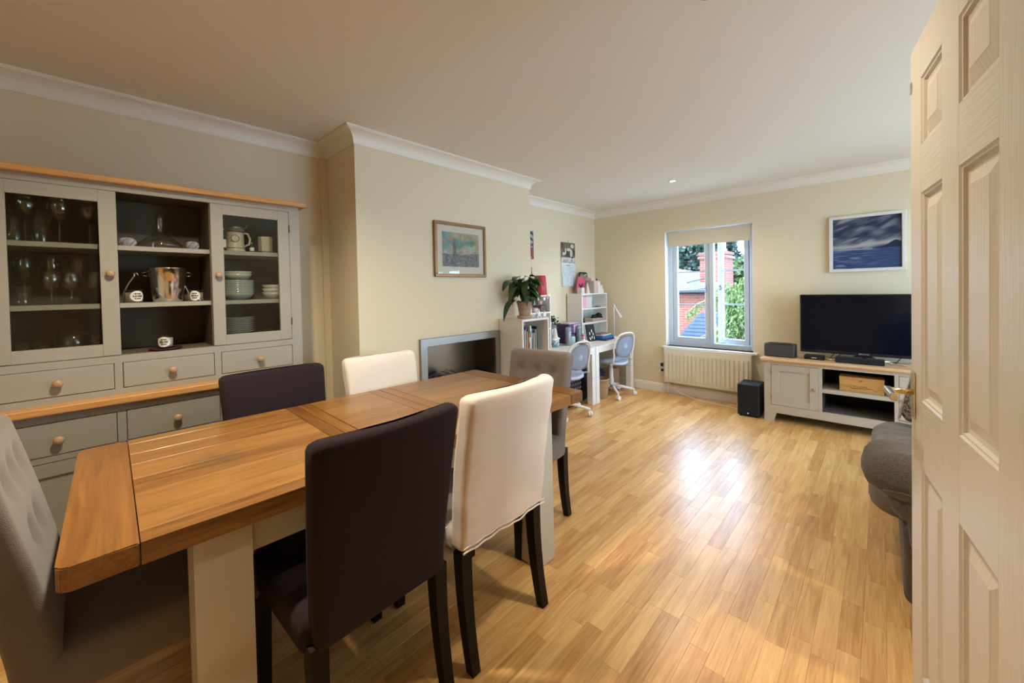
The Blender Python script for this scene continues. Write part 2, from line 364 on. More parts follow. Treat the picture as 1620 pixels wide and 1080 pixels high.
# coving: a mitred ring
per = [(XL, YB), (XL, YF0), (XF, YF0), (XF, YF1), (XL, YF1), (XL, YW), (XR, YW), (XR, YJ), (XD, YJ), (XD, YB)]
def ring_sweep(per, prof, closed=True):
    mb = MB(); n = len(per); R = []
    for i in range(n):
        p0, p1, p2 = Vector(per[i - 1]), Vector(per[i]), Vector(per[(i + 1) % n])
        d1, d2 = (p1 - p0).normalized(), (p2 - p1).normalized()
        n1, n2 = Vector((d1.y, -d1.x)), Vector((d2.y, -d2.x)); mi = (n1 + n2) / (1 + n1.dot(n2))
        R.append([mb.bm.verts.new((p1.x + mi.x * d, p1.y + mi.y * d, z)) for d, z in prof])
    for i in range(n):
        a, b = R[i], R[(i + 1) % n]
        for k in range(len(prof)): mb._face([a[k], a[(k + 1) % len(prof)], b[(k + 1) % len(prof)], b[k]])
    return mb
prof = [(0, ZC), (0, 2.306), (.006, 2.306), (.008, 2.312)] + [(.078 - .068 * cos(a), 2.318 + .064 * sin(a) * .98) for a in [k * pi / 2 / 7 for k in range(8)]] + [(.080, ZC - .010), (.086, ZC - .008), (.086, ZC)]
struct('trim_1', ring_sweep(per, prof), TRIMW)
def skirt(x0, y0, x1, y1, nx, ny, name):
    prof = [(0, 0), (.019, 0), (.019, .082), (.014, .088), (.012, .097), (.006, .104), (0, .106)]
    mb = MB(); A = [mb.bm.verts.new((x0 + nx * d, y0 + ny * d, z)) for d, z in prof]; Bq = [mb.bm.verts.new((x1 + nx * d, y1 + ny * d, z)) for d, z in prof]
    mb._face(A); mb._face(Bq[::-1])
    for k in range(len(prof)): mb._face([A[k], A[(k + 1) % len(prof)], Bq[(k + 1) % len(prof)], Bq[k]])
    struct(name, mb, TRIMW)
skirt(XL, YW, XR, YW, 0, -1, 'baseboard_window'); skirt(XL, YF1, XL, YW, 1, 0, 'baseboard_alcove'); skirt(XF, YF0, XF, YF1, 1, 0, 'baseboard_fireplace')
skirt(XL, YF0, XF, YF0, 0, -1, 'baseboard_return'); skirt(XL, YB, XL, YF0, 1, 0, 'baseboard_left'); skirt(XR, YJ, XR, G0, -1, 0, 'baseboard_right'); skirt(XR, G1, XR, YW, -1, 0, 'baseboard_right'); skirt(XD + .02, YJ, XR, YJ, 0, 1, 'baseboard_jog')
skirt(XL, YB, XD, YB, 0, 1, 'baseboard_rear'); skirt(XD, YB, XD, .0, -1, 0, 'baseboard_door')
# narrow raised strip beside the chimney return
struct('trim_2', MB().box(XL, XL + .022, YF0 - .045, YF0, 0, 2.306), WALL)
struct('trim_3', MB().box(XD - .015, XD + .12, .0, .06, 0, 2.08, .003).box(XD - .015, XD + .12, YJ - .13, YJ - .10, 0, 2.08, .003).box(XD - .015, XD + .12, .0, YJ - .1, 2.02, 2.08, .003), TRIMW)

# ------------------------------------------------------------------ windows
def window(n, x0, x1, openang):
    fr = MB(); Y0, Y1 = 5.04, 5.105
    W_, Zb, Zt = x1 - x0, WZ0, WZ1
    fw = .055
    fr.box(x0, x0 + fw, Y0, Y1, Zb, Zt, .004); fr.box(x1 - fw, x1, Y0, Y1, Zb, Zt, .004)
    xm = x0 + (.513 if n == 1 else .61)
    fr.box(x0 + fw, x1 - fw, Y0, Y1, Zb, Zb + fw, .004); fr.box(x0 + fw, x1 - fw, Y0, Y1, Zt - fw, Zt, .004)
    fr.box(xm - .024, xm + .024, Y0 - .004, Y1, Zb + fw, Zt - fw, .004)
    f = fr.build('window_%d' % n, UPVC, kind='structure')
    MB().box(x0, x0 + .006, YW, Y0, Zb, Zt).box(x1 - .006, x1, YW, Y0, Zb, Zt).box(x0, x1, YW, Y0, Zt - .006, Zt).build('reveal_lining', mat('reveal white', (.80, .79, .75), .6), f)
    MB().box(x0 - .045, x1 + .045, YW - .045, Y0, Zb - .026, Zb, .006).build('sill', TRIMW, f)
    MB().box(x0 + .02, x1 - .02, Y1, Y1 + .06, Zb - .01, Zb + .02, .004).build('outer_sill', UPVC, f)
    def sash(a, b, ang, hinge_right):
        w_ = b - a; sw = .052
        piv = Vector((b, 0, 0)) if hinge_right else Vector((a, 0, 0))
        rot = Matrix.Translation((piv.x, 5.085, 0)) @ Matrix.Rotation(ang, 4, 'Z') @ Matrix.Translation((-piv.x, -5.085, 0))
        z0, z1 = Zb + fw + .004, Zt - fw - .004
        s = MB(); s.box(a, a + sw, 5.05, 5.10, z0, z1, .004).box(b - sw, b, 5.05, 5.10, z0, z1, .004).box(a + sw, b - sw, 5.05, 5.10, z0, z0 + sw, .004).box(a + sw, b - sw, 5.05, 5.10, z1 - sw, z1, .004)
        s.bm.transform(rot); so = s.build('sash', UPVC, f)
        g = MB().box(a + sw - .004, b - sw + .004, 5.073, 5.077, z0 + sw - .004, z1 - sw + .004); g.bm.transform(rot); g.build('pane', GLASS, so)
        for zb in (1.10, 1.50):
            g = MB().box(a + sw, b - sw, 5.066, 5.084, zb - .008, zb + .008, .002); g.bm.transform(rot); g.build('glazing_bar', UPVC, so)
        hx = a + .026 if hinge_right else b - .026
        h = MB().box(hx - .010, hx + .010, 5.035, 5.05, 1.27, 1.33, .003).tube([(hx, 5.042, 1.297), (hx, 5.012, 1.297), (hx + (.095 if hinge_right else -.095), 5.010, 1.290)], .006, 6); h.bm.transform(rot); h.build('handle', mat('handle grey', (.25, .26, .28), .3, 1), so)
    sash(x0 + fw + .004, xm - .028, 0, False)
    sash(xm + .028, x1 - fw - .004, -openang, True)
    return f
window(1, *WX[0], radians(17)); window(2, *WX[1], 0)
# unseen glazed doors added in the right wall to bring in daylight
mb = MB(); X0, X1 = XR + .08, XR + .14
mb.box(X0, X1, G0, G0 + .06, 0, GZT, .003).box(X0, X1, G1 - .06, G1, 0, GZT, .003).box(X0, X1, G0 + .06, G1 - .06, GZT - .06, GZT, .003).box(X0, X1, G0 + .06, G1 - .06, 0, .04, .003)
gd = mb.build('window_3', UPVC, kind='structure'); gm = (G0 + G1) / 2
for a, b in ((G0 + .06, gm), (gm, G1 - .06)):
    so_ = MB().box(X0 + .005, X1 - .005, a, a + .08, .04, GZT - .06, .003).box(X0 + .005, X1 - .005, b - .08, b, .04, GZT - .06, .003).box(X0 + .005, X1 - .005, a + .08, b - .08, .04, .16, .003).box(X0 + .005, X1 - .005, a + .08, b - .08, GZT - .15, GZT - .06, .003).build('sash', UPVC, gd)
    MB().box(X0 + .028, X0 + .032, a + .078, b - .078, .158, GZT - .148).build('pane', GLASS, so_)
for i, (a, b) in enumerate(WX):
    zb = 1.828 if i == 0 else 1.74
    t = thing('roller_blind', 'cream roller blind half rolled at the top of the window over the radiator' if i == 0 else 'cream roller blind on the window beyond the sofa', 'blind', ((a + b) / 2, 4.975, 1.98))
    MB().tube([(a + .035, 4.975, 1.975), (b - .02, 4.975, 1.975)], .016, 12).build('roller', WHITE, t, W=True)
    MB().box(a + .04, b - .022, 4.958, 4.960, zb, 1.99).build('fabric', mat('blind fabric', (.60, .56, .44), .9, bump=.1, bscale=300), t, W=True)
    MB().box(a + .04, b - .022, 4.954, 4.964, zb - .012, zb + .003, .002).build('bottom_bar', mat('blind bar', (.55, .52, .44), .5), t, W=True)

# ------------------------------------------------------------------ ceiling downlights and an added fill spot
BULB = mat('lamp glow', (1, .9, .7), .5, emit=(1, .80, .52), estr=14)
for k, (x, y, lab) in enumerate(((-1.545, 4.07, 'lit round ceiling downlight near the window wall'), (-.455, 1.57, 'lit round ceiling downlight above the open floor before the door'),
        (-1.545, 1.60, None), (-1.545, .30, None), (1.25, 2.3, None))):  # last spot is added out of view to brighten the floor
    if k < 2:
        t = thing('ceiling_downlight', lab, 'downlight', (x, y, ZC), group='ceiling downlights')
        MB().lathe([(.030, -.001), (.043, -.001), (.043, -.004), (.040, -.007), (.031, -.006), (.030, -.002)], 24).build('bezel', CHROME, t)
        MB().lathe([(.0, -.0022), (.029, -.0022), (.029, -.0012), (0, -.0012)], 20).build('bulb', BULB, t)
    if k != 2:
        l = light('downlight_and_fill_beam', 'SPOT', (x, y, ZC - .012), LAMP_W * (.6 if k in (0, 1) else 1.35 if k == 3 else 1.0), (1, .86, .66), shadow_soft_size=.05, spot_size=radians(150), spot_blend=.9)

# ------------------------------------------------------------------ outside: garden, neighbouring house, trees
GZ = -2.9
struct('ground', MB().box(-25, 25, -15, 40, GZ - .2, GZ), mat('pale bounce ground', (.60, .61, .58), .95, var=.3, vscale=8))  # unseen ground kept pale to bounce daylight up onto the ceiling
def brick_mat():
    m = bpy.data.materials.new('red brick'); m.use_nodes = True; n = m.node_tree; p = n.nodes['Principled BSDF']
    t = n.nodes.new('ShaderNodeTexCoord'); mp = n.nodes.new('ShaderNodeMapping'); mp.inputs['Rotation'].default_value = (radians(90), 0, 0)
    b = n.nodes.new('ShaderNodeTexBrick'); b.inputs['Scale'].default_value = 1; b.inputs['Brick Width'].default_value = .225; b.inputs['Row Height'].default_value = .075; b.inputs['Mortar Size'].default_value = .009
    b.inputs['Color1'].default_value = (.13, .024, .013, 1); b.inputs['Color2'].default_value = (.17, .036, .018, 1); b.inputs['Mortar'].default_value = (.12, .09, .075, 1)
    n.links.new(t.outputs['Object'], mp.inputs[0]); n.links.new(mp.outputs[0], b.inputs['Vector']); n.links.new(b.outputs['Color'], p.inputs['Base Color']); p.inputs['Roughness'].default_value = .9
    return m
BRICK = brick_mat()
SLATE = mat('grey roof slate', (.13, .14, .15), .8, var=.35, vscale=5)
SLATEB = mat('blue grey slate', (.025, .04, .075), .6, var=.35, vscale=5)
hs = thing('brick_house', 'red brick neighbouring house with grey slate roof seen through the window', 'house', (-6.5, 13, GZ))
MB().box(-10, -3.72, 13.0, 16.5, GZ, 1.12).build('wall', BRICK, hs, W=True)
rf = MB()
for k in range(22):                                # slate courses, each lapping the one below
    y0 = 12.80 + k * .17; z0 = 1.125 + (y0 - 12.8) * .27; xr = -3.60 - .15 * (y0 - 12.8) if y0 < 14.7 else -3.9 - 1.46 * (y0 - 14.7)
    rf.hexa((-12, xr, y0, y0 + .20), (-12, xr, y0 + .02, y0 + .20), z0, z0 + .035)
roof = rf.build('slate_courses', SLATE, hs, kind='stuff', W=True)
MB().hexa((-12, -3.7, 12.85, 14.6), (-12, -3.9, 14.55, 14.6), 1.08, 1.55).hexa((-12, -3.9, 14.6, 16.6), (-12, -6.7, 16.5, 16.6), 1.08, 2.08).build('roof', SLATE, hs, W=True)
MB().tube([(-10.1, 12.74, 1.13), (-3.6, 12.74, 1.16)], .06, 8).build('gutter', BLACK, hs, W=True)
ch = MB().box(-4.42, -3.62, 13.9, 14.7, .6, 2.35).box(-4.47, -3.57, 13.85, 14.75, 2.22, 2.30).box(-4.45, -3.59, 13.87, 14.73, 2.35, 2.43).build('chimney_stack', BRICK, hs, W=True)
for x in (-4.22, -3.84): MB().lathe([(.13, 2.43), (.15, 2.5), (.12, 2.55), (.11, 2.82), (.14, 2.86), (.1, 2.87)], 12, (x, 14.3, 0)).build('chimney_pot', mat('terracotta pot', (.55, .24, .13), .8), ch, W=True)
MB().tube([(-4.5, 12.95, 1.45), (-3.9, 12.9, 1.58)], .02, 5).build('aerial_rod', BLACK, hs, W=True)
ex = thing('garden_annex', 'low annex with blue slate roof in front of the brick house', 'outbuilding', (-3.4, 12.3, GZ))
MB().box(-4.4, -2.9, 11.7, 12.9, GZ, -.25).build('wall', BRICK, ex, W=True)
MB().prism([(-4.62, -.42), (-3.78, .56), (-3.1, .56), (-2.7, -.42), (-2.7, -.50), (-4.7, -.50)], 'y', 11.9, 12.95).build('roof', SLATEB, ex, W=True)
mb = MB()
for k in range(9):
    z_ = -.40 + .105 * k; q_ = (z_ + .42) / .98; mb.box(-4.60 + .84 * q_, -2.72 - .4 * q_, 11.875, 11.9, z_, z_ + .085)
mb.build('slate_courses', SLATEB, ex, kind='stuff', W=True)
def leaf_mat(name, a, b):
    m = bpy.data.materials.new(name); m.use_nodes = True; n = m.node_tree; p = n.nodes['Principled BSDF']; g = n.nodes.new('ShaderNodeNewGeometry'); cr = n.nodes.new('ShaderNodeValToRGB')
    cr.color_ramp.elements[0].color = (*a, 1); cr.color_ramp.elements[1].color = (*b, 1); n.links.new(g.outputs['Random Per Island'], cr.inputs[0]); n.links.new(cr.outputs[0], p.inputs['Base Color']); p.inputs['Roughness'].default_value = .5
    tl = n.nodes.new('ShaderNodeBsdfTranslucent'); mx = n.nodes.new('ShaderNodeMixShader'); mx.inputs[0].default_value = .35; n.links.new(cr.outputs[0], tl.inputs[0])
    n.links.new(p.outputs[0], mx.inputs[1]); n.links.new(tl.outputs[0], mx.inputs[2]); n.links.new(mx.outputs[0], n.nodes['Material Output'].inputs[0]); return m
def tree(label, base, blobs, nleaf, ls, m, trunk_r=.15, seed=1, droop=0, branches=()):
    r = random.Random(seed); t = thing('tree', label, 'tree', base)
    top = max(b[2] for b in blobs); mb = MB(); mb.tube([(base[0], base[1], base[2]), (base[0] + .1, base[1], (base[2] + top) / 2), (base[0], base[1], top)], [trunk_r, trunk_r * .7, trunk_r * .2], 8)
    for bx_, by_, bz_, *_r in blobs: mb.tube([(base[0] + .05, base[1], bz_ - .6), (bx_, by_, bz_)], [trunk_r * .35, trunk_r * .08], 5)
    for br in branches: mb.tube(br, [.02] * (len(br) - 1) + [.006], 5)
    mb.build('trunk', mat('bark', (.12, .09, .06), .9), t, W=True)
    verts = []; faces = []
    vol = [b[3] * b[4] * b[5] for b in blobs]; tot = sum(vol)
    for b, v in zip(blobs, vol):
        for _ in range(int(nleaf * v / tot)):
            while True:
                p = Vector((r.uniform(-1, 1), r.uniform(-1, 1), r.uniform(-1, 1)))
                if .25 < p.length < 1 and r.random() < p.length ** 1.5: break
            p = Vector((b[0] + p.x * b[3], b[1] + p.y * b[4], b[2] + p.z * b[5]))
            leaf(verts, faces, p, r, ls, droop)
    for br in branches:
        for a, c in zip(br, br[1:]):
            for k in range(70): leaf(verts, faces, Vector(a).lerp(Vector(c), r.random()) + Vector((r.uniform(-.06, .06), r.uniform(-.06, .06), r.uniform(-.12, .02))), r, ls, droop)
    me = bpy.data.meshes.new('leaves'); o = t.location; me.from_pydata([(v[0] - o.x, v[1] - o.y, v[2] - o.z) for v in verts], [], faces); me.materials.append(m)
    lo = bpy.data.objects.new('leaves', me); C.objects.link(lo); lo.parent = t; lo['kind'] = 'stuff'
def leaf(verts, faces, p, r, ls, droop):
    d = Vector((r.uniform(-1, 1), r.uniform(-1, 1), r.uniform(-1, 1) - droop)).normalized(); s_ = d.cross(Vector((r.uniform(-1, 1), r.uniform(-1, 1), r.uniform(-1, 1)))).normalized()
    L = ls * r.uniform(.7, 1.3); Wd = L * (.2 if droop else .35); i = len(verts)
    verts.extend([tuple(p), tuple(p + d * L * .45 + s_ * Wd), tuple(p + d * L), tuple(p + d * L * .45 - s_ * Wd)]); faces.append((i, i + 1, i + 2, i + 3))
LF1 = leaf_mat('dark leaves', (.008, .026, .024), (.028, .06, .04)); LF2 = leaf_mat('bright leaves', (.035, .08, .018), (.13, .18, .04)); LF3 = leaf_mat('mid leaves', (.03, .07, .025), (.08, .12, .035))
tree('tall dark evergreen tree standing behind the slate roof', (-9.0, 23, GZ), [(-9.4, 23, 2.6, 2.2, 1.4, 2.6), (-7.3, 23, 2.6, 1.3, 1.2, 2.4), (-12, 23, 2, 1.6, 1.2, 2.4), (-8.4, 23, 5.0, 1.8, 1.2, 1.6)], 26000, .26, LF1, .3, 4)
tree('conifer with sparse top rising behind the chimney', (-5.3, 20, GZ), [(-5.25, 20, 1.9, .75, .6, 1.5), (-5.35, 20, 3.4, .5, .4, .9), (-4.9, 20, .8, 1.0, .8, 1.0)], 8000, .2, LF1, .2, 5)
tree('rounded green tree far off at the right of the window view', (-3.6, 17.6, GZ), [(-3.75, 17.6, 1.5, .8, .7, .95), (-2.2, 17.6, 1.8, 1.0, .8, 1.2)], 8000, .18, LF3, .2, 6)
tree('leafy tree with long bright drooping leaves close to the window', (-1.5, 8.9, GZ), [(-1.8, 8.9, .85, .55, .5, .70), (-2.1, 8.8, .0, .48, .5, .85), (-1.3, 8.9, .9, .5, .5, .75), (-1.3, 8.9, -.1, .8, .5, .8), (-2.38, 9.0, 1.05, .24, .3, .40), (-2.1, 9, -1.1, .7, .5, .6)], 24000, .085, LF2, .12, 8, 1.1,
     [[(-1.9, 8.9, .9), (-2.5, 8.9, 1.1), (-2.85, 8.8, .95), (-3.05, 8.8, .75)], [(-2.0, 8.9, .2), (-2.6, 8.9, .35), (-2.9, 8.9, .2)], [(-2.1, 8.9, -.3), (-2.7, 8.9, .12), (-3.0, 8.9, .05)]])
tree('broad tree with mixed green leaves beyond the second window', (2.6, 13, GZ), [(2.6, 13, .8, 1.8, 1.2, 1.6), (4.6, 13, .8, 1.5, 1.2, 1.5), (.6, 13, .2, 1.2, 1, 1.1)], 6000, .18, LF3, .25, 9)

# ------------------------------------------------------------------ dining table (turned 2 degrees)
TA = radians(-1.4)
tb = thing('dining_table', 'long oak topped dining table with stone grey legs and an extension leaf', 'table', (-1.655, .884, 0), TA)
hw, yl0, yl1 = .455, -.938, .94; ZT = .77; TH = .052
def planks(y0, y1, along, widths):
    if along:
        xs = [-hw]; [xs.append(xs[-1] + q) for q in widths]; k = (2 * hw) / (xs[-1] + hw); xs = [-hw + (x + hw) * k for x in xs]
        for a, b in zip(xs, xs[1:]): MB().box(a + .0004, b - .0004, y0 + .001, y1 - .001, ZT - TH, ZT, .0007).build('plank', TABLEW, tb)
    else:
        MB().box(-hw, hw, y0 + .001, y1 - .001, ZT - TH, ZT, .0025).build('end_board', TABLEX, tb)
# end boards get rounded outer corners
for s_ in (-1, 1):
    y0, y1 = (yl0, yl0 + .128) if s_ < 0 else (yl1 - .118, yl1)
    mb = MB(); r = .022; cs = []
    yo, yi = (y0, y1 - .001) if s_ < 0 else (y1, y0 + .001)
    arcL = [(-hw + r - r * cos(a), yo - s_ * (r - r * sin(a))) for a in [k * pi / 10 for k in range(6)]]
    pts = [(-hw, yi)] + arcL + [(-x, y) for x, y in arcL[::-1]] + [(hw, yi)]
    mb.prism(pts, 'z', ZT - TH, ZT); bmesh.ops.bevel(mb.bm, geom=list(mb.bm.edges), offset=.003, segments=2, affect='EDGES'); mb.build('end_board', TABLEX, tb)
W7 = (.06, .14, .12, .15, .13, .14, .115, .06)
planks(yl0 + .128, -.260, True, W7); planks(-.260, -.206, False, 0); planks(-.206, -.152, False, 0); planks(-.152, .154, True, (.06, .12, .15, .14, .12, .15, .11, .06)); planks(.154, .214, False, 0); planks(.214, .277, False, 0); planks(.277, yl1 - .118, True, W7)
LEGC = mat('table leg paint', (.52, .49, .41), .5)
for sx_ in (-1, 1):
    x0, x1 = sorted((sx_ * (hw - .03), sx_ * (hw - .15)))
    MB().hexa((x0, x1, -.715, -.59), (x0, x1, -.715, -.59), 0.004, ZT - TH).build('leg', LEGC, tb)
    dx = sx_ * .035
    MB().hexa((x0 + dx, x1 + dx, .535, .655), (x0, x1, .575, .695), 0.004, ZT - TH).build('leg', LEGC, tb)
    a, b = sorted((sx_ * (hw - .045), sx_ * (hw - .07))); MB().box(a, b, -.59, .575, ZT - TH - .095, ZT - TH).build('apron', LEGC, tb)
for y in (-.695, .655): MB().box(-.33, .33, y, y + .025, ZT - TH - .095, ZT - TH).build('apron', LEGC, tb)

# ------------------------------------------------------------------ dining chairs
def chair(name, label, loc, rz, fab, top=.96, wt=.46, wb=.43, lean=.07, hem=.40, tuft=False, cover=False, curve=.035, group=None, sag=0, base=None):
    t = thing(name, label, 'chair', (loc[0], loc[1], 0), rz, group)
    th = .075 if not tuft else .085
    yb0 = -.205
    def warp(x, y, z):
        q = max(0, (z - .45) / (top - .45)); k = wb / wt + (1 - wb / wt) * min(1, q)
        xx = x * k; yy = y - lean * q ** 1.25 + curve * (1 - (2 * x / wt) ** 2) * -q * .9 + 0
        zz = z
        if sag: zz += sag * (abs(2 * x / wt) ** 1.5) * sm(.8, 1, q) + (nz(x * 9, z * 9, 1, loc[1]) * .006 if cover else 0)
        if tuft and y > yb0:
            for bx_, bz_ in ((-.12, top - .118), (0, top - .118), (.12, top - .118), (-.06, top - .27), (.06, top - .27)): yy -= .022 * exp(-((x - bx_) ** 2 + (z - bz_) ** 2) / .0011)
        if cover: yy += nz(x * 7 + loc[0] * 9, z * 6, 1.4) * .010 + .004 * sin(z * 55 + x * 38) * exp(-((z - top + .10) / .06) ** 2); xx += nz(z * 8, y * 8 + 3, 1.2, loc[1]) * .007
        return (xx, yy, zz)
    b = MB().soft(0, yb0, hem, top, wt, th, .022, .026, warp=warp, mid=30 if tuft else 12, nx=28 if tuft else 8).build('backrest', fab, t)
    if tuft:
        for k, bz in enumerate((top - .118, top - .27)):
            for bx_ in ((-.12, 0, .12) if k == 0 else (-.06, .06)):
                p = warp(bx_, yb0 + th / 2, bz); MB().lathe([(0, 0), (.012, 0), (.010, .004), (0, .007)], 10, (p[0], p[1] - .004, p[2]), axis='y').build('button', mat('fabric button', (.13, .10, .08), .9), b)
                for sg in (-1, 1): MB().tube([(p[0] - .002, p[1] - .0005, p[2]), (p[0] + sg * .022, p[1] + .001, p[2] + .012 * (1 if sg > 0 else 1))], [.0035, .0008], 5).build('crease', mat('crease shadow fabric', (.15, .12, .10), .95), b)
    else:
        pts = []
        for k in range(15):
            x = -wt / 2 + .012 + (wt - .024) * k / 14; p = warp(x, yb0 - th / 2 + .004, top - .022); pts.append((p[0], p[1] + .0005, p[2]))
        MB().tube(pts, .0028, 6).build('seam', fab, b)
    sd = .45; sw = .455
    seatm = base or fab
    MB().soft(0, .02, hem - .02, .485, sw, sd, .03, .03, warp=lambda x, y, z: (x, y, z + (.010 * (1 - (x / .23) ** 2) if z > .46 else 0)), mid=3).build('seat', seatm, t)
    if cover:
        h = []
        for k in range(41):
            a = k / 40; x = -wt / 2 + wt * a; p = warp(x, yb0 - th / 2 - .002, hem + .010 + .003 * sin(k * .45)); h.append((p[0], p[1], p[2] + .002 * sin(k * .9)))
        MB().tube(h, .0035, 6).build('hem', fab, b); MB().tube([(q[0], q[1] - .002, q[2] + .016) for q in h], .002, 6).build('hem_stitch', fab, b)
        f = [warp(-wt / 2 + .03 + k * .026, yb0 - th / 2 + .012 + .006 * sin(k), top - .012 - (.006 * abs(sin(k * .9)) + .0025 * k)) for k in range(9)]
        MB().tube(f, [.003] + [.0055] * 7 + [.002], 6).build('fold', fab, b)
        MB().hexa((-sw / 2 - .004, sw / 2 + .004, -.15, .12), (-sw / 2 - .005, sw / 2 + .005, -.15, .02), hem + .0, .478).build('cover_skirt', fab, t)
    for sx_ in (-1, 1):
        for fr in (0, 1):
            x = sx_ * (.195 if not fr else .2); mb = MB(); L = []
            for k in range(7):
                q = k / 6; z = (hem + .02) * (1 - q) + .002 * q; s2 = .0235 - .006 * q
                yc = (-.205 - .045 * q ** 2.2) if not fr else (.205 + .005 * q)
                L.append([(x - s2, yc - s2, z), (x + s2, yc - s2, z), (x + s2, yc + s2, z), (x - s2, yc + s2, z)])
            mb.loft(L, smooth=False); mb.build('leg', BLACKLEG, t)
    return t
chair('dining_chair', 'dark charcoal chair with its back to the camera at the near side of the table', (-1.285, .565), radians(92), DARKFAB, wt=.455, wb=.41, top=.965, hem=.40, sag=.0)
chair('dining_chair', 'cream slipcovered chair with its back to the camera beside the far table leg', (-1.29, 1.065), radians(91), CREAMFAB, top=.972, wt=.47, wb=.45, hem=.415, cover=True, sag=.0, base=mat('greyish cover', (.40, .36, .34), .95, bump=.3, bscale=300))
chair('dining_chair', 'dark charcoal chair in front of the sideboard, facing the camera', (-1.985, .635), radians(-90), DARKFAB, top=.945, wt=.47)
chair('dining_chair', 'cream slipcovered chair in front of the chimney breast, facing the camera', (-1.985, 1.215), radians(-90), CREAMFAB, top=.945, wt=.465, cover=True, base=CREAMFAB)
chair('dining_chair', 'buttoned mushroom grey chair at the far end of the table', (-1.525, 1.615), radians(184), GREYFAB, top=.945, wt=.435, wb=.40, lean=.09, hem=.39, tuft=True, curve=.0)
chair('dining_chair', 'buttoned mushroom grey chair at the near end of the table, cut by the frame', (-1.645, .10), radians(0), GREYFAB, top=1.0, wt=.47, wb=.455, lean=.11, hem=.38, tuft=True, curve=.0)

# ------------------------------------------------------------------ sideboard
sb = thing('sideboard', 'tall stone grey dresser with oak tops, glass doors, drawers and open shelves', 'sideboard', (-2.80, .27, 0))
UF, LF_ = -2.64, -2.60; XB = -2.975
def part(name, mb, m=PAINTL, p=None): return mb.build(name, m, p or sb, W=True)
SY0, SY1 = -.357, .900
MB().box(XB, -2.605, SY0 - .035, SY1 + .035, 1.858, 1.886, .006, 2).build('oak_cornice', OAKY, sb, W=True)
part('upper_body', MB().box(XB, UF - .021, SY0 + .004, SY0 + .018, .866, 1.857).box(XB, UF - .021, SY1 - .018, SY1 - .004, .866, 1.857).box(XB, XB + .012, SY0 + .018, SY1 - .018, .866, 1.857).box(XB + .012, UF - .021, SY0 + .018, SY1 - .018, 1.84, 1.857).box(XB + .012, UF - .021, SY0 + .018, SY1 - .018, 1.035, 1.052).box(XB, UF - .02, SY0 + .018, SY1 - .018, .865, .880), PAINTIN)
part('face_frame', MB().box(UF - .02, UF, SY0, SY1, 1.826, 1.858).box(UF - .02, UF, SY0, -.287, .865, 1.826).box(UF - .02, UF, .843, SY1, .865, 1.826).box(UF - .02, UF, -.287, .843, 1.016, 1.050).box(UF - .02, UF, -.287, .843, .865, .894).box(UF - .02, UF, .072, .099, .894, 1.016).box(UF - .02, UF, .455, .484, .894, 1.016))
part('side_panel', MB().box(XB, UF - .02, SY0, SY0 + .0035, .866, 1.857)); part('side_panel', MB().box(XB, UF - .02, SY1 - .0035, SY1, .866, 1.857))
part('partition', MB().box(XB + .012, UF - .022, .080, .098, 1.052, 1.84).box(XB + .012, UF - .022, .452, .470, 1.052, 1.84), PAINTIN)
for a, b in ((-.339, .080), (.098, .452), (.470, .882)):
    for z in (1.563, 1.286):
        part('shelf', MB().box(XB + .012, UF - .024, a, b, z - .011, z + .011).box(UF - .03, UF - .023, a, b, z - .0115, z + .0112, .001))
for j, (a, b) in enumerate(((-.284, .097), (.455, .841))):
    z0, z1 = 1.053, 1.824; d = MB(); s0, s1 = .056, .060
    d.box(UF - .018, UF + .002, a, a + s0, z0, z1, .0015).box(UF - .018, UF + .002, b - s1, b, z0, z1, .0015).box(UF - .018, UF + .0014, a + s0, b - s1, z0, z0 + .055).box(UF - .018, UF + .0014, a + s0, b - s1, z1 - .055, z1)
    dr = part('door', d); MB().box(UF - .010, UF - .007, a + s0 - .004, b - s1 + .004, z0 + .052, z1 - .052).build('glass', CABGLASS, dr, W=True)
    ky = b - .027 if j == 0 else a + .028
    MB().lathe([(.007, 0), (.008, .008), (.015, .014), (.0165, .020), (.013, .027), (.004, .029)], 16, (UF + .002, ky, 1.437), axis='x').build('knob', KNOB, dr, W=True)
    hy = a - .001 if j == 0 else b + .001
    for hz in (1.16, 1.72): MB().tube([(UF + .003, hy, hz - .022), (UF + .003, hy, hz + .022)], .003, 6).build('hinge', mat('dark hinge', (.05, .045, .04), .4, .8), dr, W=True)
def drawer(a, b, z0, z1, f, kz, m=PAINTL):
    dr = part('drawer', MB().box(f - .018, f + .001, a + .0025, b - .0025, z0 + .0025, z1 - .0025, .002), m)
    MB().lathe([(.007, 0), (.008, .010), (.016, .017), (.0175, .024), (.013, .031), (.004, .033)], 16, (f + .001, (a + b) / 2 + .003, kz), axis='x').build('knob', KNOB, dr, W=True)
for a, b in ((-.287, .072), (.099, .455), (.484, .843)): drawer(a, b, .894, 1.016, UF, .954)
MB().box(XB, -2.568, SY0 - .04, SY1 + .03, .832, .865, .006, 2).build('oak_worktop', OAKY, sb, W=True)
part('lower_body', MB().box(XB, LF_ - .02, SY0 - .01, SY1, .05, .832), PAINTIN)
part('lower_frame', MB().box(LF_ - .02, LF_, SY0 - .01, SY1, .795, .832).box(LF_ - .02, LF_, SY0 - .01, -.292, 0, .795).box(LF_ - .02, LF_, .852, SY1, 0, .795).box(LF_ - .02, LF_, -.292, .852, .625, .650).box(LF_ - .02, LF_, -.292, .852, .05, .10).box(LF_ - .02, LF_, .074, .104, .05, .795).box(LF_ - .02, LF_, .466, .498, .05, .795), PAINT)
part('side_panel', MB().box(XB, LF_ - .02, SY1 - .004, SY1 + .0, .0, .832), PAINT)
